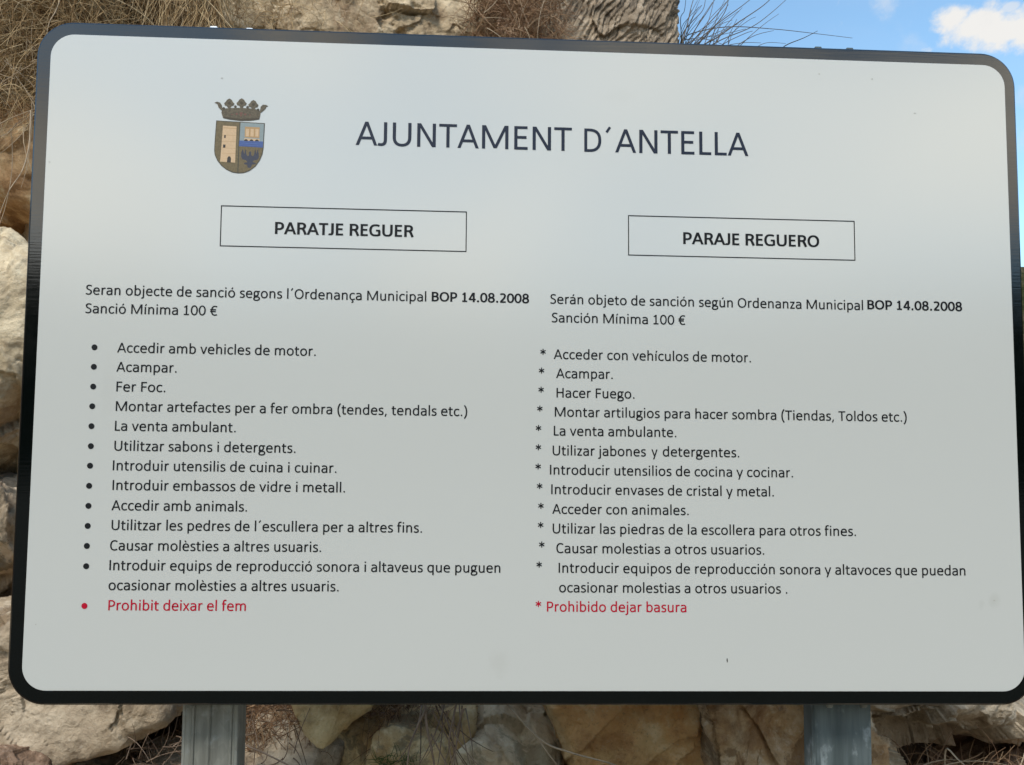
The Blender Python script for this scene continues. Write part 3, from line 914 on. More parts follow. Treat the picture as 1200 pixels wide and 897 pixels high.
def rock_mat(name, cols, blotch=3.0, speck=0.35, lichen=None, bump=1.0, scale=1.0, streak=None):
    m, gg, p = material(name)
    oc = coords(gg)
    wob = gg.noise(oc, blotch * scale, 7, 0.62, 0.6)
    c = gg.ramp(wob, [(0.30, cols[0]), (0.46, cols[1]), (0.60, cols[2]), (0.74, cols[3])])
    med = gg.noise(gg.vmath('ADD', oc, (5, 3, 1)), 17 * scale, 8, 0.7, 0.3)
    c = gg.mix(gg.math('MULTIPLY', gg.smooth(med, 0.48, 0.68), 0.55), c, (*[v * .6 for v in cols[0][:3]], 1))
    c = gg.mix(gg.math('MULTIPLY', gg.smooth(med, 0.50, 0.34), 0.45), c, (*[min(1, v * 1.35) for v in cols[3][:3]], 1))
    gr = gg.noise(oc, 160, 4, 0.7)
    c = gg.mix(gg.math('MULTIPLY', gg.smooth(gr, 0.55, 0.72), speck), c, (0.05, 0.04, 0.03, 1))
    c = gg.mix(gg.math('MULTIPLY', gg.smooth(gr, 0.42, 0.30), speck * .7), c, (0.62, 0.56, 0.46, 1))
    if lichen:
        li = gg.noise(gg.vmath('ADD', oc, (1, 8, 4)), 8, 9, 0.72, 0.8)
        c = gg.mix(gg.math('MULTIPLY', gg.smooth(li, 0.52, 0.58), lichen[1]), c, lichen[0])
    if streak:                                   # dark lines in the colour, stretched along the furrow direction
        n_ = Vector(streak).normalized(); d_ = n_.cross(Vector((0, 1, 0))).normalized()
        sv = gg.n('ShaderNodeCombineXYZ', {0: gg.math('MULTIPLY', gg.vmath('DOT_PRODUCT', oc, tuple(n_)), 7.0),
                                           1: gg.math('MULTIPLY', gg.vmath('DOT_PRODUCT', oc, tuple(d_)), 1.3), 2: 0.0}).outputs[0]
        sk = gg.noise(gg.vmath('ADD', sv, (4, 2, 0)), 7.0, 6, 0.65, 0.5)
        c = gg.mix(gg.math('MULTIPLY', gg.smooth(sk, 0.52, 0.60), 0.75), c, (0.07, 0.055, 0.04, 1))
    h = gg.math('ADD', gg.math('MULTIPLY', gg.noise(oc, 55, 10, 0.72, 0.4), 0.7), gg.math('MULTIPLY', gg.noise(oc, 14, 6, 0.6), 1.3))
    bp = gg.n('ShaderNodeBump', {'Strength': 0.85, 'Distance': 0.010 * bump, 'Height': h})
    setp(gg, p, Base_Color=c, Roughness=0.92, Normal=bp.outputs[0])
    p.inputs['Specular IOR Level'].default_value = 0.25
    M[name] = m
    return m


C = lambda r, g_, b: (r, g_, b, 1)
K = lambda r, g_, b: (min(r * 1.25, .66), g_ * 1.25, b * 1.25, 1)
rock_mat('pale_beige_limestone', (K(.24, .17, .11), K(.37, .30, .21), K(.45, .38, .28), K(.52, .46, .36)))
rock_mat('warm_beige_limestone', (K(.20, .135, .08), K(.31, .235, .155), K(.38, .305, .215), K(.44, .37, .275)), blotch=2.4)
rock_mat('yellow_limestone', (K(.28, .17, .07), K(.42, .29, .14), K(.50, .39, .21), K(.54, .46, .29)), lichen=(K(.10, .09, .06), .6))
rock_mat('grey_limestone', (K(.28, .19, .11), K(.48, .37, .235), K(.53, .45, .31), K(.53, .50, .37)), lichen=(K(.15, .125, .08), .5))
rock_mat('ochre_limestone', (K(.42, .17, .05), K(.53, .27, .10), K(.53, .35, .16), K(.53, .42, .24)), blotch=2.2)
rock_mat('mottled_brown_limestone', (K(.20, .10, .04), K(.42, .26, .13), K(.53, .39, .225), K(.53, .47, .31)), blotch=5.0)
rock_mat('lichened_limestone', (K(.18, .12, .07), K(.30, .22, .145), K(.37, .29, .20), K(.43, .355, .26)), lichen=(K(.08, .07, .05), .7))
rock_mat('pale_brown_limestone', (K(.17, .115, .07), K(.27, .205, .135), K(.33, .26, .18), K(.385, .32, .235)), blotch=2.4)
rock_mat('weathered_limestone', (K(.19, .125, .07), K(.33, .25, .155), K(.41, .32, .205), K(.47, .385, .265)), blotch=5.0)
rock_mat('veined_limestone', (K(.22, .11, .045), K(.42, .27, .14), K(.52, .39, .24), K(.53, .46, .33)), blotch=7.0, lichen=(C(.16, .085, .035), .65), bump=1.6)
rock_mat('furrowed_limestone', (K(.16, .12, .08), K(.26, .20, .14), K(.34, .27, .19), K(.40, .33, .25)), streak=(.9, .1, -.43))
rock_mat('tan_limestone', (K(.25, .17, .10), K(.40, .315, .20), K(.48, .39, .26), K(.53, .46, .33)))
rock_mat('brown_limestone', (K(.11, .07, .045), K(.20, .13, .085), K(.29, .20, .135), K(.36, .28, .20)))
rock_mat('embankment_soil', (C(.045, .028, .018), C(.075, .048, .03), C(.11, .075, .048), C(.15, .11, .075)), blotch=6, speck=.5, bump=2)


BOULDERS = []


def boulder(name, label, px, py, Y, wpx, hpx, depth, mat, seed, front=True, turn=0, **kw):
    """placed where it lies on the slope: centre seen at (px, py), its front at depth Y"""
    yc = Y + depth * .85 if front else Y
    c = at(px, py, Y)
    c2 = at(px, py, yc)
    k = (Y - CAM.y) / 900.0
    ext = (wpx * k / 2, depth, hpx * k / 2)
    V, F = boulder_mesh(seed, ext, **kw)
    if turn:                                     # lies tilted: right end up for positive angles
        ca, sa = math.cos(math.radians(turn)), math.sin(math.radians(turn))
        V = np.stack([V[:, 0] * ca - V[:, 2] * sa, V[:, 1], V[:, 0] * sa + V[:, 2] * ca], 1)
    o = link(name, np_mesh(name, V, F), M[mat])
    o.location = (c.x, yc, c.z + (0))
    tag(o, label, 'boulder', 'quarried boulders of the embankment')
    BOULDERS.append((c.x, yc, c.z, ext))
    return o


# ---------------------------------------------------------------- the boulders one can see round the board
boulder('boulder', 'big pale beige boulder beside the left edge of the board', -150, 400, .62, 500, 370, .38, 'tan_limestone', 11, sub=8, cracks=.5, rough=.8)
boulder('boulder', 'grey brown lichened boulder at the left edge, under the pale beige one', -60, 632, .50, 230, 130, .25, 'lichened_limestone', 23, sub=7, rough=1.3)
boulder('boulder', 'large pale boulder with a slanting ridge under the lower left corner of the board', 5, 800, .34, 480, 240, .28, 'pale_brown_limestone', 37, sub=8, cracks=.5, rough=.8, strata=.25, rot=(.35, .1, .95), turn=24, planes=6)
boulder('boulder', 'small brown boulder in the lower left corner, below the large pale one', -6, 922, .26, 90, 80, .08, 'brown_limestone', 41, planes=8)
boulder('boulder', 'small yellowish boulder with a rounded lower tip right of the ribbed post', 388, 784, .40, 118, 118, .16, 'yellow_limestone', 52, cracks=.3, turn=42, rough=.7, planes=4)
boulder('boulder', 'yellowish boulder at the bottom of the photo between the ribbed post and the grey boulder', 462, 958, .40, 260, 190, .20, 'yellow_limestone', 67, rough=1.2, cracks=.5, turn=14)
boulder('boulder', 'grey white boulder with dark lichen and a small hole below the middle of the board', 590, 922, .36, 165, 160, .16, 'grey_limestone', 71, pits=.6, rough=.8, planes=8)
boulder('boulder', 'large ochre boulder under the board, right of the grey one', 772, 764, .40, 268, 322, .26, 'ochre_limestone', 83, sub=8, rough=.7, cracks=.1, planes=0, turn=20)
boulder('boulder', 'mottled pinkish brown boulder touching the left side of the plain post', 916, 850, .32, 206, 330, .22, 'veined_limestone', 97, sub=8, rough=1.1, cracks=.3, planes=0)
boulder('boulder', 'beige boulder with a pale scalloped crest right of the plain post', 1122, 806, .40, 350, 212, .26, 'warm_beige_limestone', 105, sub=8, strata=.7, turn=7, planes=6)
boulder('boulder', 'pitted pale boulder above the upper edge of the board, left of the reddish straw', 428, -5, 1.30, 350, 260, .42, 'weathered_limestone', 113, sub=8, pits=1.5, rough=.7)
boulder('boulder', 'brownish boulder behind dry grass above the board, left of the pitted one', 262, 0, 1.36, 210, 200, .35, 'tan_limestone', 127, rough=.9)
boulder('boulder', 'furrowed grey brown boulder against the sky at the top of the slope', 712, -70, 1.45, 182, 330, .36, 'furrowed_limestone', 131, sub=8, strata=.8, rough=.5, freq=60, warp=3.0, rot=(.9, .1, -.43), cracks=.3, planes=0, sharp=26)
boulder('boulder', 'shaded brown boulder behind the reddish straw at the top', 590, 30, 1.62, 200, 230, .30, 'brown_limestone', 139)

boulder('boulder', 'brown boulder deep in the hollow left of the ribbed post', 175, 935, .50, 250, 110, .2, 'brown_limestone', 163, sub=6)
boulder('boulder', 'tan brown boulder half hidden by drooping grass left of the board corner', -40, 150, .98, 300, 190, .3, 'mottled_brown_limestone', 151, sub=7)
boulder('boulder', 'dark boulder under the dry grass in the upper left corner of the photo', 40, -60, 1.30, 420, 260, .3, 'brown_limestone', 157, sub=6)

# hidden behind the board and beyond the frame: the slope goes on
rs = random.Random(4)
hid = [(150, 560, .75, 330, 260), (360, 400, .85, 330, 280), (120, 250, 1.05, 300, 260), (420, 610, .62, 300, 240), (600, 680, .66, 260, 200), (640, 450, .85, 330, 270),
       (380, 170, 1.2, 330, 230), (640, 220, 1.25, 320, 260), (860, 600, .72, 300, 260), (880, 370, .95, 300, 240), (1070, 640, .74, 300, 220),
       (-420, 640, .6, 400, 330), (-520, 250, 1.0, 420, 360), (-330, 60, 1.25, 360, 260), (1420, 860, .55, 340, 260), (1420, 1060, .30, 300, 220), (-330, 930, .3, 420, 300),
       (960, 1010, .22, 330, 240), (250, 1080, .2, 360, 240), (640, 1090, .2, 380, 260), (-60, 1150, .12, 420, 300), (1560, 1120, .25, 420, 300),
       (40, -210, 1.75, 360, 260), (330, -230, 1.9, 340, 240), (620, -220, 2.0, 300, 260), (-330, -230, 1.7, 380, 300), (-760, 900, .4, 460, 360), (-800, 480, .9, 460, 380)]
HID = ['directly behind the lower left part of the board', 'behind the left half of the board at mid height', 'behind the coat of arms', 'low behind the middle of the board',
       'low behind the board right of the middle', 'behind the very middle of the board', 'behind the title, left of its middle', 'behind the title, right of its middle',
       'low behind the right half of the board', 'high behind the right half of the board', 'low behind the right edge of the board', 'beyond the left edge, at knee height',
       'beyond the left edge, at head height', 'beyond the left edge, high up under the grass', 'beyond the right edge, level with the board foot', 'beyond the lower right corner',
       'beyond the lower left corner', 'at the foot of the plain post', 'at the foot of the ribbed post', 'on the ground between the two posts', 'on the ground left of the posts',
       'on the ground right of the posts', 'high up above the left corner of the board', 'high up above the coat of arms', 'high up above the title', 'highest on the left, beyond the photo',
       'farthest left on the ground', 'farthest left at head height']
mats = ['pale_beige_limestone', 'warm_beige_limestone', 'lichened_limestone', 'brown_limestone', 'mottled_brown_limestone', 'yellow_limestone']
for i, (px, py, Y, wp, hp) in enumerate(hid):
    mt = mats[i % 6]
    o = boulder('boulder', None, px, py, Y, wp, hp, .34, mt, 200 + i * 7, sub=6)
    o['label'] = '%s boulder %s' % (mt.split('_l')[0].replace('_', ' '), HID[i])

# ---------------------------------------------------------------- the bank itself: soil between the boulders
def smoothstep(a, b, x):
    t = np.clip((x - a) / (b - a), 0, 1); return t * t * (3 - 2 * t)


nx_, nz_ = 260, 260
xs_ = np.linspace(-1, 1, nx_); xs_ = xs_ * 3.2 + np.sign(xs_) * np.abs(xs_) ** 4 * 40
X_, T_ = np.meshgrid(xs_, np.linspace(0, 1, nz_))
ztop = 5.2 - 2.0 * smoothstep(3, 30, -X_) + .25 * np.sin(X_ * 1.7) - 4.15 * smoothstep(-.3, 1.3, X_) - .35 * smoothstep(1.4, 4.0, X_)
s = T_ / .72
Z_ = np.where(T_ < .72, -.3 + (ztop + .3) * np.clip(s, 0, 1), ztop - .02 * (T_ - .72))
slopeY = .40 + np.clip(Z_ - .35, -.7, 9) * .50
Y_ = np.where(T_ < .72, slopeY, .40 + (ztop - .35) * .50 + (T_ - .72) / .28 * 9.0)
P_ = np.stack([X_.ravel(), Y_.ravel(), Z_.ravel()], 1)
nn = fbm(P_ * 2.2, 5, 5, .55) * .22 + fbm(P_ * 13, 9, 4, .6) * .05
P_[:, 1] += nn * .8 + .14
P_[:, 2] += nn * .5 * (T_.ravel() > .02)
ii = np.arange(nz_ * nx_).reshape(nz_, nx_)
F_ = np.stack([ii[:-1, :-1].ravel(), ii[:-1, 1:].ravel(), ii[1:, 1:].ravel(), ii[1:, :-1].ravel()], 1)
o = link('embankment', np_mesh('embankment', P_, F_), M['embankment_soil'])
tag(o, kind='structure')

# ---------------------------------------------------------------- ground, hills round the valley
rock_mat('gravel_ground', (C(.022, .026, .014), C(.035, .036, .02), C(.05, .045, .028), C(.08, .07, .045)), blotch=1.2, speck=.5, scale=1.0)
n_ = 120
gx, gy = np.meshgrid(np.linspace(-1, 1, n_), np.linspace(-1, 1, n_))
gx = np.sign(gx) * np.abs(gx) ** 3 * 700; gy = np.sign(gy) * np.abs(gy) ** 3 * 700
Pg = np.stack([gx.ravel(), gy.ravel(), np.zeros(n_ * n_)], 1)
Pg[:, 2] = fbm(Pg * .5, 3, 3) * .08 * np.exp(-np.hypot(Pg[:, 0], Pg[:, 1]) / 60)
ii = np.arange(n_ * n_).reshape(n_, n_)
Fg = np.stack([ii[:-1, :-1].ravel(), ii[:-1, 1:].ravel(), ii[1:, 1:].ravel(), ii[1:, :-1].ravel()], 1)
gm = M['gravel_ground']                         # pale gravel added to bounce light under the board, far growth darkened for reflections
gg = G(gm.node_tree)
pr = next(n for n in gm.node_tree.nodes if n.type == 'BSDF_PRINCIPLED')
oc = coords(gg)
yy = gg.n('ShaderNodeSeparateXYZ', {0: oc}).outputs[1]
mk = gg.smooth(gg.math('ADD', yy, gg.math('MULTIPLY', gg.noise(oc, 1.5, 5, .6), 1.2)), -2.4, -1.4)
gv = gg.ramp(gg.noise(oc, 30, 6, .75), [(.3, C(.15, .12, .08)), (.5, C(.27, .225, .16)), (.7, C(.38, .33, .25))])
cn = gg.mix(mk, pr.inputs['Base Color'].links[0].from_socket, gv)
gm.node_tree.links.new(cn, pr.inputs['Base Color'])
tag(link('ground', np_mesh('ground', Pg, Fg), gm), kind='structure')

m, gg, p = material('scrub_hillside'); M['scrub'] = m
oc = coords(gg)
a_ = gg.noise(oc, .11, 8, .7)
b_ = gg.noise(oc, .8, 8, .75)
c = gg.ramp(a_, [(.3, C(.035, .042, .018)), (.5, C(.075, .07, .032)), (.66, C(.15, .12, .075)), (.8, C(.20, .17, .12))])
c = gg.mix(gg.math('MULTIPLY', gg.smooth(b_, .47, .56), .75), c, C(.022, .032, .012))
bp = gg.n('ShaderNodeBump', {'Strength': 1.0, 'Distance': 1.2, 'Height': b_})
setp(gg, p, Base_Color=c, Roughness=1.0, Normal=bp.outputs[0])
p.inputs['Specular IOR Level'].default_value = 0.0
m, gg, p = material('wooded_hillside'); M['wood'] = m
oc = coords(gg)
b_ = gg.noise(oc, .35, 9, .75)
c = gg.ramp(b_, [(.35, C(.010, .016, .007)), (.5, C(.02, .03, .012)), (.62, C(.035, .045, .02)), (.75, C(.07, .065, .04))])
bp = gg.n('ShaderNodeBump', {'Strength': 1.0, 'Distance': 2.0, 'Height': b_})
setp(gg, p, Base_Color=c, Roughness=1.0, Normal=bp.outputs[0])
p.inputs['Specular IOR Level'].default_value = 0.0


def hill(name, az0, az1, peak_fn, r0, r1, mat, seed):
    """a ridge seen between two azimuths; peak_fn gives its skyline elevation in degrees"""
    na, nr = 320, 60
    A, Rr = np.meshgrid(np.linspace(az0, az1, na), np.linspace(0, 1, nr))
    R_ = r0 + (r1 - r0) * Rr
    el = peak_fn(A)
    hmax = np.tan(np.radians(el)) * (r0 + (r1 - r0) * .8) + 1.4
    prof = smoothstep(0, .8, Rr) * (1 - .35 * smoothstep(.8, 1, Rr))
    a = np.radians(A)
    P = np.stack([(R_ * np.sin(a)).ravel(), (R_ * np.cos(a)).ravel(), (hmax * prof - .5).ravel()], 1)
    nn = fbm(P * .02, seed, 6, .55) * 9 + fbm(P * .22, seed + 3, 4, .6) * 2.0
    P[:, 2] += nn * prof.ravel()
    ii = np.arange(na * nr).reshape(nr, na)
    F = np.stack([ii[:-1, :-1].ravel(), ii[:-1, 1:].ravel(), ii[1:, 1:].ravel(), ii[1:, :-1].ravel()], 1)
    return tag(link(name, np_mesh(name, P, F), M[mat]), kind='structure')


hill('hillside', 12, 100, lambda A: 12.6 + 1.5 * np.sin(np.radians(A) * 5), 60, 190, 'scrub', 3)
hill('wooded_hill', 95, 265, lambda A: 12.2 + .6 * np.sin(np.radians(A) * 7), 70, 230, 'wood', 8)
hill('far_hill', 262, 372, lambda A: 7.5 + 1.5 * np.sin(np.radians(A) * 4), 90, 260, 'scrub', 15)

# ---------------------------------------------------------------- dry grass, straw, roots
def plant_mat(name, cols, rough=.85):
    m, gg, p = material(name)
    r = gg.n('ShaderNodeNewGeometry').outputs['Random Per Island']
    c = gg.ramp(r, [(i / (len(cols) - 1), c_) for i, c_ in enumerate(cols)])
    n = gg.noise(coords(gg), 30, 4, .6)
    c = gg.mix(gg.math('MULTIPLY', gg.smooth(n, .45, .7), .4), c, C(.10, .07, .04))
    setp(gg, p, Base_Color=c, Roughness=rough)
    p.inputs['Specular IOR Level'].default_value = 0.2
    M[name] = m


plant_mat('straw', [C(.20, .12, .055), C(.34, .22, .105), C(.47, .325, .165), C(.60, .45, .25), C(.38, .26, .135), C(.68, .54, .34)])
plant_mat('reddish_straw', [C(.12, .06, .03), C(.20, .11, .06), C(.30, .18, .10), C(.42, .28, .16), C(.18, .10, .055)])
plant_mat('root_bark', [C(.12, .08, .055), C(.20, .14, .095), C(.30, .22, .16), C(.16, .11, .08)])
plant_mat('pale_stalk', [C(.36, .27, .17), C(.46, .36, .25), C(.30, .21, .13)])
plant_mat('twig_bark', [C(.07, .055, .04), C(.12, .095, .07), C(.18, .14, .10)])
plant_mat('moss', [C(.03, .06, .015), C(.05, .09, .02), C(.08, .11, .03)])


def strands(name, roots, dirs, lens, width, mat, seed, grav=.5, wander=.35, segs=6, parent=None, taper=.35, base=None):
    """thin three-sided stems growing from roots; all in world metres"""
    r = np.random.RandomState(seed)
    n = len(roots)
    P = np.asarray(roots, float).copy(); D = np.asarray(dirs, float).copy()
    D /= np.linalg.norm(D, axis=1)[:, None]
    lens = np.broadcast_to(lens, n).astype(float); width = np.broadcast_to(width, n).astype(float)
    pts = [P.copy()]
    curl = r.normal(size=(n, 3)) * wander
    for k in range(segs):
        D = D + curl / segs + r.normal(size=(n, 3)) * wander * .35 / segs
        D[:, 2] -= grav / segs
        D /= np.linalg.norm(D, axis=1)[:, None]
        P = P + D * (lens / segs)[:, None]
        pts.append(P.copy())
    pts = np.stack(pts, 1)                        # n, segs+1, 3
    T = np.gradient(pts, axis=1); T /= np.linalg.norm(T, axis=2)[:, :, None] + 1e-9
    a = np.cross(T, np.array([.37, .81, .45])); a /= np.linalg.norm(a, axis=2)[:, :, None] + 1e-9
    b = np.cross(T, a)
    w_ = width[:, None] / 2 * np.linspace(1, taper, segs + 1)[None]
    ringv = []
    for k in range(3):
        an = k * math.tau / 3
        ringv.append(pts + (a * math.cos(an) + b * math.sin(an)) * w_[:, :, None])
    V = np.stack(ringv, 2).reshape(-1, 3)         # n, s+1, 3 ring
    idx = np.arange(n * (segs + 1) * 3).reshape(n, segs + 1, 3)
    F = []
    for k in range(3):
        j = (k + 1) % 3
        F.append(np.stack([idx[:, :-1, k], idx[:, :-1, j], idx[:, 1:, j], idx[:, 1:, k]], -1).reshape(-1, 4))
    return link(name, np_mesh(name, V, np.concatenate(F)), M[mat], parent, base)


def patch(pxs, pys, Ys, n, seed):
    r = np.random.RandomState(seed)
    return np.array([tuple(at(r.uniform(*pxs), r.uniform(*pys), r.uniform(*Ys))) for _ in range(n)])


def rdirs(n, mean, spread, seed):
    r = np.random.RandomState(seed)
    return np.array(mean)[None] + r.normal(size=(n, 3)) * spread


# matted dry grass over the upper left of the slope
N = 5200
tag(strands('dry_grass', patch((-160, 120), (-120, 130), (.90, 1.05), N, 1), rdirs(N, (.05, -.25, -.25), .75, 2), np.random.RandomState(3).uniform(.08, .26, N), np.random.RandomState(3).uniform(.0012, .0026, N), 'straw', 4, grav=.8, wander=.9),
    'tangled mat of dry brown grass hanging over the slope left of the board', 'dry grass', kind='stuff')
N = 2600
tag(strands('dry_grass', patch((80, 260), (-110, 30), (1.05, 1.22), N, 11), rdirs(N, (.05, -.25, -1.0), .28, 12), np.random.RandomState(13).uniform(.10, .26, N), np.random.RandomState(13).uniform(.0014, .003, N), 'straw', 14, grav=.5, wander=.35),
    'paler combed dry grass hanging above the upper left corner of the board', 'dry grass', kind='stuff')
# loose stalks hanging in front of it
N = 46
tag(strands('grass_stalks', patch((-40, 60), (20, 160), (.86, .95), N, 21), rdirs(N, (.1, -.15, -.9), .5, 22), np.random.RandomState(3).uniform(.12, .30, N), .0028, 'pale_stalk', 24, grav=.3, wander=.5, segs=9),
    'loose pale grass stalks drooping beside the left edge of the board', 'dry grass', kind='stuff')
# reddish straw between the two top boulders
N = 1500
tag(strands('reddish_grass', patch((552, 655), (-30, 55), (1.28, 1.48), N, 31), rdirs(N, (.2, -.3, -.1), .7, 32), np.random.RandomState(3).uniform(.04, .17, N), np.random.RandomState(3).uniform(.0012, .0028, N), 'reddish_straw', 34, grav=.6, wander=.9),
    'reddish brown dry grass tuft between the pitted and the furrowed boulder', 'dry grass', kind='stuff')
N = 15
tag(strands('grass_stalks', patch((540, 650), (-20, 45), (1.16, 1.28), N, 35), rdirs(N, (.5, -.1, -.3), .7, 36), np.random.RandomState(3).uniform(.07, .20, N), .0024, 'pale_stalk', 37, grav=.5, wander=.7, segs=9),
    'loose pale stalks lying over the reddish tuft', 'dry grass', kind='stuff')
N = 420
tag(strands('thin_grass', patch((240, 420), (-30, 34), (1.25, 1.36), N, 41), rdirs(N, (.3, -.25, -.2), .8, 42), np.random.RandomState(3).uniform(.05, .2, N), .0018, 'straw', 44, grav=.5, wander=1.0),
    'sparse dry grass lying over the brownish boulder above the board', 'dry grass', kind='stuff')
# gap right of the ribbed post
N = 1500
tag(strands('root_tangle', patch((270, 372), (822, 915), (.44, .62), N, 51), rdirs(N, (0, -.2, -.2), .8, 52), np.random.RandomState(3).uniform(.03, .12, N), np.random.RandomState(3).uniform(.0008, .002, N), 'reddish_straw', 54, grav=.1, wander=1.0),
    'dark tangle of dead roots in the gap right of the ribbed post', 'roots', kind='stuff')
N = 26
tag(strands('root_twigs', patch((282, 350), (830, 905), (.36, .42), N, 55), rdirs(N, (.5, -.05, -.1), .7, 56), np.random.RandomState(3).uniform(.04, .12, N), .0022, 'root_bark', 57, grav=.1, wander=.6, segs=8),
    'thin brown twigs crossing the dark gap right of the ribbed post', 'roots', kind='stuff')
N = 60
tag(strands('root_twigs', patch((140, 215), (862, 905), (.30, .42), N, 58), rdirs(N, (.6, -.05, .15), .6, 59), np.random.RandomState(3).uniform(.03, .10, N), .0016, 'root_bark', 60, grav=.1, wander=.6, segs=8),
    'thin twigs in the hollow left of the ribbed post', 'roots', kind='stuff')
# hanging roots between the yellow and the grey boulder
N = 16
tag(strands('hanging_roots', patch((492, 548), (818, 838), (.26, .34), N, 61), rdirs(N, (0, -.05, -1), .32, 62), np.random.RandomState(3).uniform(.08, .16, N), .0030, 'root_bark', 64, grav=.4, wander=.5, segs=10),
    'brown roots hanging down left of the grey white boulder', 'roots', kind='stuff')
N = 700
tag(strands('fine_roots', patch((430, 560), (820, 890), (.40, .55), N, 65), rdirs(N, (0, -.3, -.6), .6, 66), np.random.RandomState(3).uniform(.03, .10, N), .0013, 'reddish_straw', 67, grav=.3, wander=.8),
    'fine dead roots and debris above the yellowish boulder', 'roots', kind='stuff')
N = 160
tag(strands('moss_tuft', patch((440, 492), (886, 915), (.32, .38), N, 68), rdirs(N, (0, -.4, .6), .5, 69), np.random.RandomState(3).uniform(.008, .03, N), .0014, 'moss', 70, grav=.2, wander=.5, segs=4),
    'small green moss tuft on the yellowish boulder', 'moss', kind='stuff')
# straw in the lower right corner
N = 1500
tag(strands('dry_grass', patch((1040, 1260), (897, 985), (.30, .55), N, 71), rdirs(N, (.2, -.3, .1), .75, 72), np.random.RandomState(3).uniform(.03, .10, N), np.random.RandomState(3).uniform(.0010, .0022, N), 'reddish_straw', 74, grav=.4, wander=1.0),
    'dark dry grass in the hollow in the lower right corner', 'dry grass', kind='stuff')
N = 24
tag(strands('grass_stalks', patch((1050, 1210), (897, 925), (.26, .34), N, 75), rdirs(N, (.6, -.05, .15), .55, 76), np.random.RandomState(3).uniform(.06, .16, N), .0020, 'pale_stalk', 77, grav=.5, wander=.7, segs=9),
    'loose pale stalks in the hollow in the lower right corner', 'dry grass', kind='stuff')
# pebbles and crumbs of soil between the yellow and the ochre boulders
UV, UF = ico(3)
r = np.random.RandomState(8)
Vs, Fs, o_ = [], [], 0
for k in range(120):
    if k < 90: q = at(r.uniform(400, 660), r.uniform(822, 872), r.uniform(.47, .56))
    else: q = at(r.uniform(650, 700), r.uniform(830, 905), r.uniform(.44, .50))
    e = r.uniform(.003, .012) * np.array([1, .8, r.uniform(.5, .9)])
    pts = UV * e
    pts = pts * (1 + .35 * perlin(UV * 1.6 + k * 3.1, k) + .3 * chips(UV * 1.7 + k * 1.3, k, .6))[:, None]
    Vs.append(pts + np.array(q)); Fs.append(UF + o_); o_ += len(UV)
tag(link('pebbles', np_mesh('pebbles', np.concatenate(Vs), np.concatenate(Fs)), M['brown_limestone']), 'small stones and crumbs of soil packed between the boulders below the board', 'stones', kind='stuff')


def tube(pts, r0, r1, sides=5):
    """smooth tapered tube through world points"""
    P = [np.array(p, float) for p in pts]
    n = len(P); Q = []
    for i in range(n - 1):
        p0, p1, p2, p3 = P[max(i - 1, 0)], P[i], P[i + 1], P[min(i + 2, n - 1)]
        for k in range(5):
            t = k / 5
            Q.append(.5 * (2 * p1 + (p2 - p0) * t + (2 * p0 - 5 * p1 + 4 * p2 - p3) * t * t + (3 * p1 - p0 - 3 * p2 + p3) * t ** 3))
    Q.append(P[-1]); Q = np.array(Q)
    T = np.gradient(Q, axis=0); T /= np.linalg.norm(T, axis=1)[:, None] + 1e-9
    a = np.cross(T, (.31, .17, .93)); a /= np.linalg.norm(a, axis=1)[:, None] + 1e-9
    b = np.cross(T, a)
    w_ = np.linspace(r0, r1, len(Q))[:, None]
    V = np.stack([Q + (a * math.cos(k * math.tau / sides) + b * math.sin(k * math.tau / sides)) * w_ for k in range(sides)], 1).reshape(-1, 3)
    idx = np.arange(len(Q) * sides).reshape(len(Q), sides)
    F = np.concatenate([np.stack([idx[:-1, k], idx[:-1, (k + 1) % sides], idx[1:, (k + 1) % sides], idx[1:, k]], -1) for k in range(sides)])
    return V, F


def stalk(name, label, cat, pts, r0, r1, mat):
    V, F = tube([at(*p) for p in pts], r0, r1)
    return tag(link(name, np_mesh(name, V, F), M[mat]), label, cat)


# single stems one can pick out
stalk('grass_stem', 'long pale stem slanting down from the board over the grey and ochre boulders', 'stem', [(585, 815, .27), (632, 866, .26), (668, 882, .25), (722, 897, .24), (760, 915, .23)], .0017, .0009, 'pale_stalk')
stalk('grass_stem', 'short pale stem branching down past the grey boulder', 'stem', [(630, 864, .262), (640, 880, .255), (655, 900, .25), (662, 915, .25)], .0013, .0008, 'pale_stalk')
stalk('root', 'forked brown root hanging over the soil left of the grey boulder', 'root', [(498, 822, .28), (500, 850, .27), (506, 880, .26), (510, 905, .26)], .0026, .0014, 'root_bark')
stalk('root', 'brown root slanting down to the left below the middle of the board', 'root', [(499, 832, .275), (490, 850, .27), (480, 875, .265), (477, 905, .26)], .0020, .0010, 'root_bark')
stalk('root', 'thin root nearest the grey boulder', 'root', [(535, 822, .28), (530, 848, .27), (526, 872, .265), (532, 905, .26)], .0019, .0010, 'root_bark')
stalk('root', 'long thin root crossing the soil to the right', 'root', [(505, 860, .27), (515, 880, .262), (528, 905, .26)], .0015, .0009, 'root_bark')
stalk('grass_stem', 'stiff pale straw standing in the gap right of the ribbed post', 'stem', [(286, 873, .36), (312, 884, .35), (336, 896, .34), (352, 906, .34)], .0018, .0010, 'root_bark')
stalk('grass_stem', 'bent pale straw in the hollow at the lower right', 'stem', [(1107, 902, .30), (1109, 878, .29), (1122, 890, .28), (1136, 902, .28)], .0015, .0010, 'pale_stalk')
stalk('grass_stem', 'long stalk curving down past the left edge of the board', 'stem', [(36, 130, .80), (34, 170, .78), (26, 200, .76), (10, 225, .75), (-4, 262, .74)], .0016, .0007, 'pale_stalk')
stalk('grass_stem', 'stalk lying slantwise from the left edge of the photo towards the board', 'stem', [(-10, 152, .82), (10, 140, .81), (40, 128, .80)], .0014, .0008, 'pale_stalk')
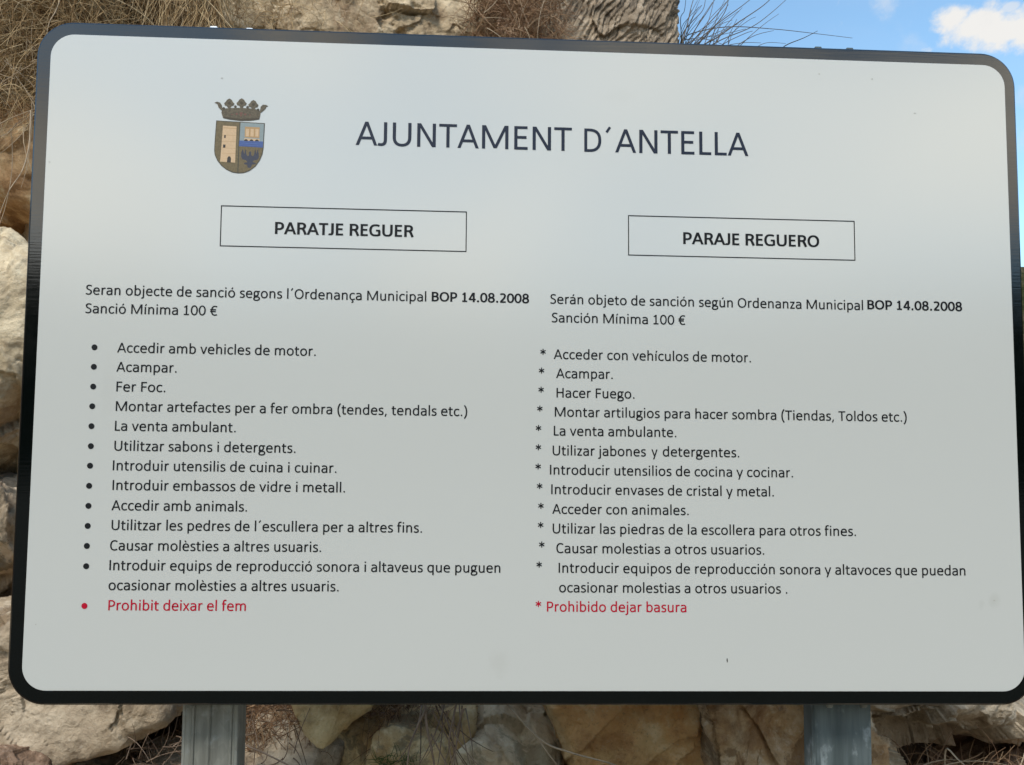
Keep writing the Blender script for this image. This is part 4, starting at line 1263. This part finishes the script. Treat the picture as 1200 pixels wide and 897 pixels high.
stalk('grass_stem', 'pale seed stalk against the dark grass at the upper left corner of the board', 'stem', [(72, -6, .9), (66, 12, .88), (58, 26, .86), (55, 40, .85)], .0018, .0008, 'pale_stalk')

# ---------------------------------------------------------------- dead shrub against the sky
shrub_base = at(800, 78, 1.62)
shrub = empty('dead_shrub', shrub_base)
tag(shrub, 'leafless dead shrub fanning out against the sky, right of the furrowed boulder', 'shrub')
rs = random.Random(12)
TW = [[(797, 60), (803, 30), (809, 8), (815, -12)], [(800, 62), (812, 36), (828, 14), (842, -10)], [(803, 60), (818, 38), (836, 20), (850, 2), (856, -10)],
      [(806, 60), (820, 44), (842, 26), (868, 8), (884, -6)], [(808, 62), (830, 38), (848, 16), (853, -4)], [(800, 42), (808, 28), (822, 12), (826, 0)],
      [(812, 60), (838, 44), (862, 28), (890, 8), (905, -4)], [(818, 62), (846, 46), (880, 32), (905, 14), (924, -4)],
      [(808, 40), (850, 32), (905, 34), (950, 39), (997, 45)], [(836, 60), (852, 48), (872, 40), (880, 36)],
      [(862, 58), (878, 42), (896, 28), (912, 17)], [(866, 52), (884, 42), (905, 36)], [(798, 50), (815, 45), (840, 42), (872, 34)],
      [(880, 60), (896, 50), (920, 52)], [(920, 54), (940, 44), (956, 36)], [(795, 58), (806, 50), (826, 46), (846, 52)],
      [(799, 36), (806, 20), (820, 6)], [(820, 50), (826, 34), (832, 14), (836, -6)], [(828, 60), (833, 42), (842, 30), (856, 24)],
      [(840, 58), (858, 38), (876, 24), (884, 20)], [(798, 24), (801, 12), (803, -6)], [(845, 56), (870, 50), (890, 51)]]
TW = [[(x + (1.5 if k else 0), y) for k, (x, y) in enumerate(t)] for t in TW]
for k in range(24):
    x0 = rs.uniform(795, 850); y0 = rs.uniform(48, 62)
    dx = rs.uniform(8, 60); dy = rs.uniform(25, 58)
    TW.append([(x0, y0), (x0 + dx * .4, y0 - dy * .5), (x0 + dx, y0 - dy)])
for i, t in enumerate(TW):
    Y0 = 1.55 + rs.uniform(-.14, .14); dY = rs.uniform(-.12, .12)
    pts = []
    start = t[0]
    pre = [(start[0] * .25 + 800 * .75, start[1] * .25 + 78 * .75), ] if i not in (8, 10, 11, 13, 14) else []
    path = ([(800, 82)] if pre else [(start[0] - 12, start[1] + 14)]) + pre + list(t)
    for k, (x, y) in enumerate(path):
        f = k / (len(path) - 1)
        pts.append(at(x + rs.uniform(-.8, .8), y + rs.uniform(-.8, .8), 1.60 + (Y0 - 1.60) * min(1, f * 2) + dY * f))
    r0 = (.0029 if i < 8 else .0019) * rs.uniform(.8, 1.1)
    V, F = tube(pts, r0, r0 * .35)
    V -= np.array(shrub_base)
    o = bpy.data.objects.new('twig', np_mesh('twig', V, F)); o.data.materials.append(M['twig_bark']); COL.objects.link(o); o.parent = shrub
